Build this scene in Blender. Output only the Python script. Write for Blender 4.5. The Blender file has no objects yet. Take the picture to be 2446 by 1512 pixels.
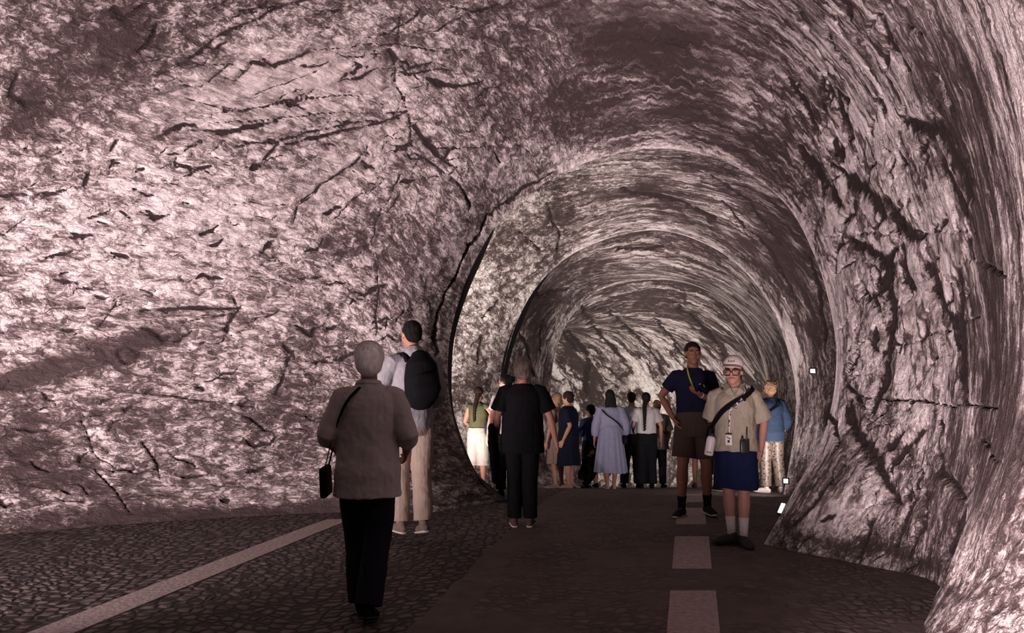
import bpy, bmesh, math, random
import numpy as np
from mathutils import Vector, Matrix, Euler

# ------------------------------------------------------------------ camera, world, exposure
SC = bpy.context.scene
COL = SC.collection
F = 2000.0; CXP = 1223.0; CYP = 756.0; CAMZ = 1.5
PITCH = math.atan(144.0 / F)
cam_d = bpy.data.cameras.new('camera'); cam = bpy.data.objects.new('camera', cam_d); COL.objects.link(cam)
cam_d.sensor_width = 36.0; cam_d.lens = 36.0 * F / 2446.0; cam_d.clip_start = 0.05; cam_d.clip_end = 200
cam.location = (0, 0, CAMZ); cam.rotation_euler = (math.pi / 2 + PITCH, 0, 0)
SC.camera = cam
W = bpy.data.worlds.new('world'); SC.world = W; W.use_nodes = True
W.node_tree.nodes['Background'].inputs[0].default_value = (0.10, 0.07, 0.07, 1)
W.node_tree.nodes['Background'].inputs[1].default_value = 0.12
SC.cycles.use_adaptive_sampling = True; SC.cycles.adaptive_threshold = 0.06
SC.view_settings.view_transform = 'Standard'; SC.view_settings.look = 'None'
SC.view_settings.gamma = 1.0; SC.view_settings.use_curve_mapping = False
SC.view_settings.exposure = 0.0
SC.cycles.max_bounces = 4; SC.cycles.diffuse_bounces = 2; SC.cycles.glossy_bounces = 1
SC.cycles.transmission_bounces = 2; SC.cycles.sample_clamp_indirect = 4.0
SC.cycles.use_denoising = True

def at(px, py, d):
    """point of the place seen at a pixel, at ground distance d in front of the camera"""
    x = (px - CXP) / F; z = -(py - CYP) / F
    y2 = math.cos(PITCH) - z * math.sin(PITCH); z2 = math.sin(PITCH) + z * math.cos(PITCH)
    return (x / y2 * d, d, CAMZ + z2 / y2 * d)
def pix(P):
    """pixel of world points (n,3)"""
    x = P[:, 0]; y = P[:, 1]; z = P[:, 2] - CAMZ
    c, s = math.cos(PITCH), math.sin(PITCH)
    dep = y * c + z * s; up = -y * s + z * c
    dd = np.maximum(dep, 0.3)
    return np.where(dep > .3, CXP + F * x / dd, -9999), np.where(dep > .3, CYP - F * up / dd, -9999)
def floor_z(d):
    if d < 8: return 0.0
    if d < 14.5: return -0.0095 * (d - 8) ** 2
    return -0.401375 - 0.1235 * (d - 14.5)
def floor_zv(d):
    return np.where(d < 8, 0, np.where(d < 14.5, -0.0095 * (d - 8) ** 2, -0.401375 - 0.1235 * (d - 14.5)))

# ------------------------------------------------------------------ lamps of the place, with added fills
LAMP = (1.0, 0.80, 0.82)
def aim(o, loc, to):
    o.location = loc
    o.rotation_euler = (Vector(to) - Vector(loc)).to_track_quat('-Z', 'Y').to_euler()
def spot(name, loc, to, power, angle=110, blend=0.9, size=0.15, col=LAMP):
    l = bpy.data.lights.new(name, 'SPOT'); l.energy = power; l.spot_size = math.radians(angle)
    l.spot_blend = blend; l.shadow_soft_size = size; l.color = col
    o = bpy.data.objects.new(name, l); COL.objects.link(o); aim(o, loc, to); return o
def area(name, loc, to, power, sx, sy, col=LAMP):
    l = bpy.data.lights.new(name, 'AREA'); l.shape = 'RECTANGLE'; l.size = sx; l.size_y = sy; l.energy = power; l.color = col
    o = bpy.data.objects.new(name, l); COL.objects.link(o); aim(o, loc, to); return o
# unseen floods on the floor of the near chamber; the last two are added fills
spot('flood_or_fill_light', (-4.3, 3.2, .30), (-3.3, 9.6, 3.3), 3000, 88, .9, .10)
spot('flood_or_fill_light', (-6.6, 5.0, .30), (-4.4, 9.2, 3.5), 850, 105, 1.0, .10)
spot('flood_or_fill_light', (.7, 3.1, .25), (4.0, 5.9, 2.9), 1400, 96, .8, .10)
spot('flood_or_fill_light', (-.4, 2.3, .25), (.6, 6.6, 6.0), 850, 72, .9, .10)
spot('flood_or_fill_light', (-.5, -1.0, .3), (0, -1.5, 6.0), 3300, 120, 1.0, .15)  # unseen fill, added to bounce soft light off the rear vault
spot('flood_or_fill_light', (-3.2, 4.2, .25), (-.6, 9.9, 1.8), 420, 62, 1.0, .10)  # weak fill added to lift the dim wall left of the first rib
# uplights hidden behind the ribs
spot('flood_or_fill_light', (-1.55, 12.5, 1.1), (-.9, 13.6, 2.7), 260, 110, 1.0, .1, (1, .90, .82))  # second lamp, added to brighten the wall behind the first rib
spot('flood_or_fill_light', (-1.25, 12.2, -.0), (-.7, 13.6, 2.6), 430, 160, 1.0, .1, (1, .90, .82))
spot('flood_or_fill_light', (-1.2, 11.7, .1), (1.4, 12.6, 4.5), 520, 105, 1.0, .1, (1, .88, .84))
spot('flood_or_fill_light', (-.25, 15.6, -.4), (.3, 16.8, 1.6), 160, 140, 1.0, .08, (1, .90, .86))
spot('flood_or_fill_light', (.55, 17.0, -.5), (2.5, 18.6, 1.6), 800, 150, 1.0, .1, (1, .92, .84))
spot('flood_or_fill_light', (3.7, 11.2, .1), (1.6, 15.5, 3.0), 230, 130, 1.0, .1, (1, .86, .84))

# ------------------------------------------------------------------ node helpers
def newmat(name):
    m = bpy.data.materials.new(name); m.use_nodes = True
    nt = m.node_tree; b = nt.nodes['Principled BSDF']; return m, nt, b
def nd(nt, t, **kw):
    n = nt.nodes.new(t)
    for k, v in kw.items():
        if k.startswith('i_'):
            key = k[2:]; key = int(key) if key.isdigit() else key
            n.inputs[key].default_value = v
        else: setattr(n, k, v)
    return n
def mth(nt, op, a, b=None, c=None, clamp=False):
    n = nt.nodes.new('ShaderNodeMath'); n.operation = op; n.use_clamp = clamp
    for i, v in enumerate((a, b, c)):
        if v is None: continue
        if isinstance(v, (int, float)): n.inputs[i].default_value = v
        else: nt.links.new(v, n.inputs[i])
    return n.outputs[0]
def vmul(nt, v, xyz, off=(0, 0, 0)):
    n = nt.nodes.new('ShaderNodeVectorMath'); n.operation = 'MULTIPLY_ADD'
    nt.links.new(v, n.inputs[0]); n.inputs[1].default_value = xyz; n.inputs[2].default_value = off; return n.outputs[0]
def noise(nt, v, scale, detail=6, rough=.6, dist=0.0):
    n = nt.nodes.new('ShaderNodeTexNoise'); n.inputs['Scale'].default_value = scale
    n.inputs['Detail'].default_value = detail; n.inputs['Roughness'].default_value = rough
    n.inputs['Distortion'].default_value = dist; nt.links.new(v, n.inputs['Vector']); return n.outputs['Fac']
def mixf(nt, a, b, f):
    n = nt.nodes.new('ShaderNodeMix'); n.data_type = 'FLOAT'
    for s, v in ((0, f), (2, a), (3, b)):
        if isinstance(v, (int, float)): n.inputs[s].default_value = v
        else: nt.links.new(v, n.inputs[s])
    return n.outputs[0]
def ramp(nt, fac, stops, interp='LINEAR'):
    n = nt.nodes.new('ShaderNodeValToRGB'); cr = n.color_ramp; cr.interpolation = interp
    while len(cr.elements) < len(stops): cr.elements.new(0.5)
    for e, (p, c) in zip(cr.elements, stops):
        e.position = p; e.color = c if len(c) == 4 else (*c, 1)
    nt.links.new(fac, n.inputs[0]); return n.outputs[0]
def attr(nt, name, out='Fac'):
    n = nt.nodes.new('ShaderNodeAttribute'); n.attribute_name = name; return n.outputs[out]

# ------------------------------------------------------------------ rock material
def rock_material(name, warm=0.0):
    m, nt, b = newmat(name)
    co = attr(nt, 'rock_co', 'Vector'); streak = attr(nt, 'streak'); tone = attr(nt, 'tone'); crack = attr(nt, 'crack')
    sp = mth(nt, 'MAXIMUM', streak, 0.0); sn = mth(nt, 'MAXIMUM', mth(nt, 'MULTIPLY', streak, -1.0), 0.0)
    # warped coordinates, so every grain of the stone is ragged
    w = nt.nodes.new('ShaderNodeTexNoise'); w.inputs['Scale'].default_value = 6.0; w.inputs['Detail'].default_value = 4; w.inputs['Roughness'].default_value = .62
    nt.links.new(co, w.inputs['Vector'])
    wv = nt.nodes.new('ShaderNodeVectorMath'); wv.operation = 'MULTIPLY_ADD'
    nt.links.new(w.outputs['Color'], wv.inputs[0]); wv.inputs[1].default_value = (.16, .16, 0); nt.links.new(co, wv.inputs[2]); cw = wv.outputs[0]
    def facets(v, sc):
        n = nt.nodes.new('ShaderNodeTexVoronoi'); n.feature = 'F1'; n.inputs['Scale'].default_value = sc; n.inputs['Detail'].default_value = 0.0
        n.inputs['Roughness'].default_value = .6; nt.links.new(v, n.inputs['Vector']); return n.outputs['Distance']
    iso = noise(nt, cw, 7.0, 6, .72, .4)
    st = noise(nt, vmul(nt, cw, (1.0, .075, 1)), 12.0, 6, .70, .25)      # runs round the arch
    la = noise(nt, vmul(nt, cw, (.28, 1.0, 1)), 8.5, 6, .73, .5)        # level beds
    h = mixf(nt, mixf(nt, iso, st, sp), la, sn)
    f = mixf(nt, mixf(nt, facets(cw, 11.0), facets(vmul(nt, cw, (1, .12, 1)), 15.0), sp), facets(vmul(nt, cw, (.42, 1, 1)), 13.0), sn)
    r1 = noise(nt, cw, 12.0, 4, .62, .8)
    r2 = noise(nt, vmul(nt, cw, (1.0, .10, 1), (3, 7, 0)), 17.0, 4, .6, .4)
    r3 = noise(nt, vmul(nt, cw, (.35, 1.0, 1), (5, 2, 0)), 12.0, 4, .62, .7)
    rr = mixf(nt, mixf(nt, r1, r2, sp), r3, sn)
    ridge = mth(nt, 'ABSOLUTE', mth(nt, 'SUBTRACT', rr, .5))
    ridge = mth(nt, 'MULTIPLY', ridge, 11.0, clamp=True)                  # 0 on a crinkle line
    big = noise(nt, vmul(nt, co, (1, .6, 1), (11, 3, 0)), 1.5, 5, .62, .0)
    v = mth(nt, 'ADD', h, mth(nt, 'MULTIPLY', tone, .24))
    v = mth(nt, 'ADD', v, mth(nt, 'MULTIPLY', mth(nt, 'SUBTRACT', big, .5), .30))
    v = mth(nt, 'ADD', v, mth(nt, 'MULTIPLY', mth(nt, 'SUBTRACT', ridge, .62), .17))
    fine = noise(nt, co, 60.0, 3, .75, .0)
    v = mth(nt, 'ADD', v, mth(nt, 'MULTIPLY', mth(nt, 'SUBTRACT', fine, .5), .26))
    sm = attr(nt, 'smooth')
    v = mixf(nt, v, mth(nt, 'ADD', mth(nt, 'MULTIPLY', v, .42), .335), sm)
    nw = noise(nt, vmul(nt, cw, (1, .38, 1), (1, 9, 0)), 2.3, 4, .58, .0)
    net = mth(nt, 'MULTIPLY', mth(nt, 'SUBTRACT', mth(nt, 'ABSOLUTE', mth(nt, 'SUBTRACT', nw, .5)), .007), 26.0, clamp=True)
    v = mth(nt, 'ADD', v, mth(nt, 'MULTIPLY', mth(nt, 'MULTIPLY', mth(nt, 'SUBTRACT', net, 1.0), .34), attr(nt, 'net')))
    v = mth(nt, 'ADD', v, mth(nt, 'MULTIPLY', mth(nt, 'MULTIPLY', mth(nt, 'SUBTRACT', nw, .5), .7), attr(nt, 'net')))
    # fissures
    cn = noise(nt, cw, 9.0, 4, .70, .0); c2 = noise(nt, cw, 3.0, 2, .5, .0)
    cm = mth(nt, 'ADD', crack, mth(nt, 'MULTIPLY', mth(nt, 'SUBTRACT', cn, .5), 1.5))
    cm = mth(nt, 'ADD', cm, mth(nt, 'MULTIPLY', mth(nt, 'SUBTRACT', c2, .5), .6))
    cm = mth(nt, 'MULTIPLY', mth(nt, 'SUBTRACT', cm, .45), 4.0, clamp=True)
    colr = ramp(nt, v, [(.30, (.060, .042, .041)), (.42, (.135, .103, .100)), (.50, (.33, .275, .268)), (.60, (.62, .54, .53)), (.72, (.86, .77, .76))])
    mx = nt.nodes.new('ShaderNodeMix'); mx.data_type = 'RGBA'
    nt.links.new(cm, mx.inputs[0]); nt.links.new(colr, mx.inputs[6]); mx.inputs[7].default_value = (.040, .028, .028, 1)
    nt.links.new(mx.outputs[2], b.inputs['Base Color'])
    b.inputs['Roughness'].default_value = .7; b.inputs['Specular IOR Level'].default_value = .12
    hh = mth(nt, 'MULTIPLY', h, 1.0)
    hh = mth(nt, 'ADD', hh, mth(nt, 'MULTIPLY', f, .36))
    hh = mth(nt, 'MULTIPLY', hh, mth(nt, 'SUBTRACT', 1.0, mth(nt, 'MULTIPLY', sm, .55)))
    hh = mth(nt, 'ADD', hh, mth(nt, 'MULTIPLY', fine, .10))
    bp = nt.nodes.new('ShaderNodeBump'); bp.inputs['Strength'].default_value = .8; bp.inputs['Distance'].default_value = .14
    nt.links.new(hh, bp.inputs['Height']); nt.links.new(bp.outputs[0], b.inputs['Normal'])
    return m
ROCK = rock_material('rock_face')

def simple(name, col, rough=.8, spec=.2, bump=0.0, bscale=60, var=.0, sheen=0.0, stretch=(1, 1, 1)):
    m, nt, b = newmat(name)
    b.inputs['Roughness'].default_value = rough; b.inputs['Specular IOR Level'].default_value = spec
    tc = nt.nodes.new('ShaderNodeTexCoord').outputs['Object']
    n = noise(nt, vmul(nt, tc, stretch), bscale, 5, .6)
    lo = tuple(c * (1 - var) for c in col); hi = tuple(min(1, c * (1 + var)) for c in col)
    c = ramp(nt, n, [(.3, lo), (.7, hi)]); nt.links.new(c, b.inputs['Base Color'])
    if sheen: b.inputs['Sheen Weight'].default_value = sheen
    if bump:
        bp = nt.nodes.new('ShaderNodeBump'); bp.inputs['Strength'].default_value = bump; bp.inputs['Distance'].default_value = .02
        nt.links.new(n, bp.inputs['Height']); nt.links.new(bp.outputs[0], b.inputs['Normal'])
    return m
def emis(name, col, power):
    m, nt, b = newmat(name); b.inputs['Base Color'].default_value = (*col, 1)
    b.inputs['Emission Color'].default_value = (*col, 1); b.inputs['Emission Strength'].default_value = power; return m

# ------------------------------------------------------------------ tunnel shells
rng = np.random.RandomState(7)
_tab = rng.rand(256, 256)
def vnoise(x, y):
    xi = np.floor(x).astype(int); yi = np.floor(y).astype(int); fx = x - xi; fy = y - yi
    fx = fx * fx * (3 - 2 * fx); fy = fy * fy * (3 - 2 * fy)
    g = lambda a, c: _tab[a % 256, c % 256]
    return (g(xi, yi) * (1 - fx) + g(xi + 1, yi) * fx) * (1 - fy) + (g(xi, yi + 1) * (1 - fx) + g(xi + 1, yi + 1) * fx) * fy
def fbm(x, y, o=5, gain=.5):
    s = 0; a = 1; t = 0
    for i in range(o):
        s = s + a * vnoise(x * 2 ** i + 13.7 * i, y * 2 ** i + 5.1 * i); t += a; a *= gain
    return s / t

def cr(P, T, t):
    """cubic Hermite through P (n,k) at params T evaluated at t"""
    P = np.asarray(P, float); n = len(T)
    M = np.zeros_like(P)
    for i in range(n):
        if i == 0: M[i] = (P[1] - P[0]) / (T[1] - T[0])
        elif i == n - 1: M[i] = (P[-1] - P[-2]) / (T[-1] - T[-2])
        else:
            h0, h1 = T[i] - T[i-1], T[i+1] - T[i]
            M[i] = ((P[i] - P[i-1]) / h0 * h1 + (P[i+1] - P[i]) / h1 * h0) / (h0 + h1)
    idx = np.clip(np.searchsorted(T, t, side='right') - 1, 0, n - 2)
    h = (T[idx + 1] - T[idx]); s = (t - T[idx]) / h
    sh = (-1,) + (1,) * (P.ndim - 1)
    s = s.reshape(sh); h = h.reshape(sh)
    return ((2*s**3 - 3*s**2 + 1) * P[idx] + (s**3 - 2*s**2 + s) * h * M[idx] + (-2*s**3 + 3*s**2) * P[idx+1] + (s**3 - s**2) * h * M[idx+1])
def section(pts, n=240):
    P = np.array(pts, float); T = np.concatenate([[0], np.cumsum(np.sqrt(np.linalg.norm(np.diff(P, axis=0), axis=1)))])
    Q = cr(P, T, np.linspace(0, T[-1], 900))
    L = np.concatenate([[0], np.cumsum(np.linalg.norm(np.diff(Q, axis=0), axis=1))])
    # keep control points at matching positions: blend arc length with control index
    ci = np.interp(np.linspace(0, T[-1], 900), T, np.linspace(0, 1, len(T)))
    key = .5 * ci + .5 * L / L[-1]
    t = np.linspace(0, 1, n)
    return np.stack([np.interp(t, key, Q[:, k]) for k in range(3)], 1), L[-1]

def poly_field(px, py, polys):
    """largest 1 - dist/width over all fissure polylines (x, y, halfwidth)"""
    out = np.full(px.shape, -3.0)
    for pl in polys:
        xs = [p[0] for p in pl]; ys = [p[1] for p in pl]; w = max(p[2] for p in pl) * 5 + 12
        sel = np.where((px > min(xs) - w) & (px < max(xs) + w) & (py > min(ys) - w) & (py < max(ys) + w))[0]
        if not len(sel): continue
        X, Y = px[sel], py[sel]; o = out[sel]
        for a, b in zip(pl[:-1], pl[1:]):
            dx, dy = b[0] - a[0], b[1] - a[1]; L = dx * dx + dy * dy + 1e-6
            t = np.clip(((X - a[0]) * dx + (Y - a[1]) * dy) / L, 0, 1)
            dist = np.hypot(X - a[0] - t * dx, Y - a[1] - t * dy); ww = a[2] + t * (b[2] - a[2])
            o = np.maximum(o, 1 - dist / np.maximum(ww, 1.0) * .5)
        out[sel] = o
    return out
def blob_field(px, py, blobs, base=0.0):
    out = np.full(px.shape, float(base))
    for cx, cy, rx, ry, ang, amp in blobs:
        c, s = math.cos(math.radians(ang)), math.sin(math.radians(ang))
        X = ((px - cx) * c + (py - cy) * s) / rx; Y = (-(px - cx) * s + (py - cy) * c) / ry
        out += amp * np.exp(-(X * X + Y * Y) * 1.2)
    return out

def shell(name, secs, nu, nv, cracks, tones, streaks, sbase, disp=.05, vdense=None, udense=None, rim=(-.6, .9), smooths=(), nets=(), nbase=.3):
    S = []; 
    for s in secs: S.append(section(s)[0])
    S = np.array(S)                                            # (ns, n, 3)
    d = np.array([0] + [np.linalg.norm(S[i+1] - S[i], axis=1).mean() for i in range(len(S) - 1)]); T = np.cumsum(d)
    tu = np.linspace(0, T[-1], nu)
    if udense is not None: tu = np.interp(np.linspace(0, 1, nu), udense[0], np.array(udense[1]) * T[-1])
    G = cr(S, T, tu)                                           # (nu, n, 3)
    tv = np.linspace(0, 1, nv)
    if vdense is not None: tv = np.interp(tv, vdense[0], vdense[1])
    x = tv * (S.shape[1] - 1); i0 = np.clip(np.floor(x).astype(int), 0, S.shape[1] - 2); fr = (x - i0)[None, :, None]
    G = G[:, i0] * (1 - fr) + G[:, i0 + 1] * fr                # (nu, nv, 3)
    du = np.gradient(G, axis=0); dv = np.gradient(G, axis=1)
    N = np.cross(du, dv); N /= np.linalg.norm(N, axis=2, keepdims=True) + 1e-9
    cen = np.stack([G[:, :, k].mean(1) for k in range(3)], 1)[:, None, :]; cen[:, :, 2] = 1.7
    sgn = np.sign((N * (cen - G)).sum(2).mean()); N = N * sgn   # towards the inside
    vl = np.concatenate([np.zeros((nu, 1)), np.cumsum(np.linalg.norm(np.diff(G, axis=1), axis=2), axis=1)], 1)
    vl = vl / vl[:, -1:] * vl[:, -1].mean()                    # metres round the arch
    ul = np.repeat(tu[:, None], nv, 1)
    P = G.reshape(-1, 3); px, py = pix(P)
    U, V = ul.ravel(), vl.ravel()
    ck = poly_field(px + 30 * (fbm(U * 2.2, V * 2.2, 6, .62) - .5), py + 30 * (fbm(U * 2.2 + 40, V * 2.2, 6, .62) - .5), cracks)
    wx = 130 * (fbm(U * 1.3 + 9, V * 1.3, 4) - .5); wy = 130 * (fbm(U * 1.3 + 70, V * 1.3, 4) - .5)
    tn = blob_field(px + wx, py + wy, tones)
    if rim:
        tn = tn + rim[0] * np.exp(-U / .25) + rim[1] * np.exp(-(T[-1] - U) / .10) * (.5 + .5 * np.clip((px - 1300) / 300, -1, 1))  # painted light on the rib edge, painted shade just behind a rib
    sk = np.clip(blob_field(px, py, streaks, sbase), -1, 1)
    smo = np.clip(blob_field(px + wx, py + wy, smooths), 0, 1)
    nt_a = np.clip(blob_field(px, py, nets, nbase), 0, 1)
    # relief
    iso = fbm(U * 1.6, V * 1.6, 6, .55) - .5
    stv = fbm(U * 3.2, V * .35, 6, .55) - .5
    lay = fbm(U * .6 + 3, V * 2.6, 6, .55) - .5
    h = np.where(sk > 0, iso * (1 - sk) + stv * sk * .7, iso * (1 + sk) - lay * sk)
    h = h * disp * 2
    h -= np.clip(ck, 0, 1) * .055
    edge = np.minimum(1, np.minimum(V, vl[:, -1].mean() - V) / .25) * np.minimum(1, np.minimum(U, T[-1] - U) / .25)
    h *= np.clip(edge, 0, 1)
    P = P + N.reshape(-1, 3) * h[:, None]
    me = bpy.data.meshes.new(name)
    idx = np.arange(nu * nv).reshape(nu, nv)
    q = np.stack([idx[:-1, :-1], idx[:-1, 1:], idx[1:, 1:], idx[1:, :-1]], -1).reshape(-1, 4)
    if sgn > 0: q = q[:, ::-1]
    me.vertices.add(len(P)); me.vertices.foreach_set('co', P.astype(np.float32).ravel())
    me.loops.add(q.size); me.loops.foreach_set('vertex_index', q.astype(np.int32).ravel())
    me.polygons.add(len(q)); me.polygons.foreach_set('loop_start', np.arange(0, q.size, 4, dtype=np.int32))
    me.polygons.foreach_set('loop_total', np.full(len(q), 4, np.int32))
    me.update(calc_edges=True)
    me.polygons.foreach_set('use_smooth', np.ones(len(q), bool))
    a = me.attributes.new('rock_co', 'FLOAT_VECTOR', 'POINT')
    a.data.foreach_set('vector', np.stack([U, V, np.zeros_like(U)], 1).astype(np.float32).ravel())
    for nm, arr in (('crack', ck), ('tone', tn), ('streak', sk), ('smooth', smo), ('net', nt_a)):
        a = me.attributes.new(nm, 'FLOAT', 'POINT'); a.data.foreach_set('value', arr.astype(np.float32))
    me.materials.append(ROCK)
    o = bpy.data.objects.new(name, me); COL.objects.link(o); o['kind'] = 'structure'
    return o

def foot(px, py):
    """floor point seen at a pixel"""
    lo, hi = 2.0, 40.0
    g = lambda d: at(px, py, d)[2] - floor_z(d)
    d = 2.0
    while d < 40 and g(d) > 0: d += .05
    return at(px, py, d)
def dn(p, dz=.06): return (p[0], p[1], p[2] - dz)
def fl(x, d): return (x, d, floor_z(d) - .06)

ringA = [dn(foot(1212, 1196)), at(1130, 1120, 10.75), at(1085, 1010, 10.9), at(1070, 860, 11.0), at(1096, 720, 10.9), at(1180, 550, 10.6), at(1320, 425, 10.2),
         at(1550, 355, 9.5), at(1740, 390, 9.0), at(1870, 480, 8.7), at(1945, 610, 8.35), at(1988, 760, 8.1), at(1997, 880, 7.95), at(1970, 1030, 7.8), at(1895, 1175, 7.6), dn(foot(1815, 1300))]
preA = [dn(foot(1040, 1224)), at(1000, 1150, 9.6), at(975, 1040, 9.9), at(965, 880, 10.2), at(990, 700, 10.2), at(1080, 500, 10.0), at(1240, 330, 9.7),
        at(1530, 240, 9.1), at(1780, 290, 8.65), at(1920, 400, 8.3), at(1995, 560, 8.0), at(2040, 740, 7.75), at(2055, 880, 7.6), at(2035, 1050, 7.4), at(1950, 1200, 7.25), dn(foot(1880, 1314))]
mid = [dn(foot(800, 1226)), at(770, 1130, 9.75), at(765, 1000, 10.0), at(770, 840, 10.15), at(800, 640, 10.1), at(900, 380, 9.8), at(1100, 130, 9.3),
       at(1480, -10, 8.6), at(1800, 80, 8.1), at(1990, 260, 7.7), at(2090, 480, 7.4), at(2150, 700, 7.15), at(2170, 880, 7.0), at(2150, 1060, 6.85), at(2090, 1230, 6.8), dn(foot(2030, 1346))]
valley = [dn(foot(0, 1282)), at(-40, 1150, 8.35), at(-60, 1000, 8.55), at(-60, 840, 8.6), at(-20, 560, 8.5), at(150, 200, 8.3), at(600, -180, 8.0),
          at(1300, -330, 7.4), at(1800, -180, 6.9), at(2110, 100, 6.6), at(2260, 400, 6.4), at(2335, 700, 6.25), at(2350, 900, 6.15), at(2320, 1100, 6.05), at(2270, 1270, 6.0), dn(foot(2236, 1396))]
near = [fl(-6.9, 6.2), (-7.2, 6.2, .7), (-7.3, 6.2, 1.5), (-7.2, 6.2, 2.4), (-6.7, 6.1, 3.9), (-5.4, 5.9, 5.4), (-3.2, 5.6, 6.4),
        (-.4, 5.3, 6.5), (1.6, 5.1, 5.6), (2.7, 5.0, 4.5), (3.1, 4.95, 3.4), (3.2, 4.9, 2.5), (3.15, 4.9, 1.8), (3.0, 4.85, 1.1), (2.7, 4.8, .5), fl(2.32, 4.8)]
def plain(d, xl, xr, h):
    return [fl(xl, d), (xl - .3, d, .7), (xl - .4, d, 1.5), (xl - .3, d, 2.4), (xl + .2, d, h * .62), (xl + 1.4, d, h * .85), (xl + 3.2, d, h * .98),
            ((xl + xr) / 2 + .6, d, h), (xr - 1.5, d, h * .88), (xr - .4, d, h * .7), (xr, d, h * .54), (xr + .1, d, h * .4), (xr + .05, d, 1.8), (xr - .1, d, 1.1), (xr - .3, d, .5), fl(xr - .6, d)]
back1 = plain(2.0, -7.6, 4.2, 6.6)
back2 = plain(-3.5, -7.0, 3.8, 6.2)

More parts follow.
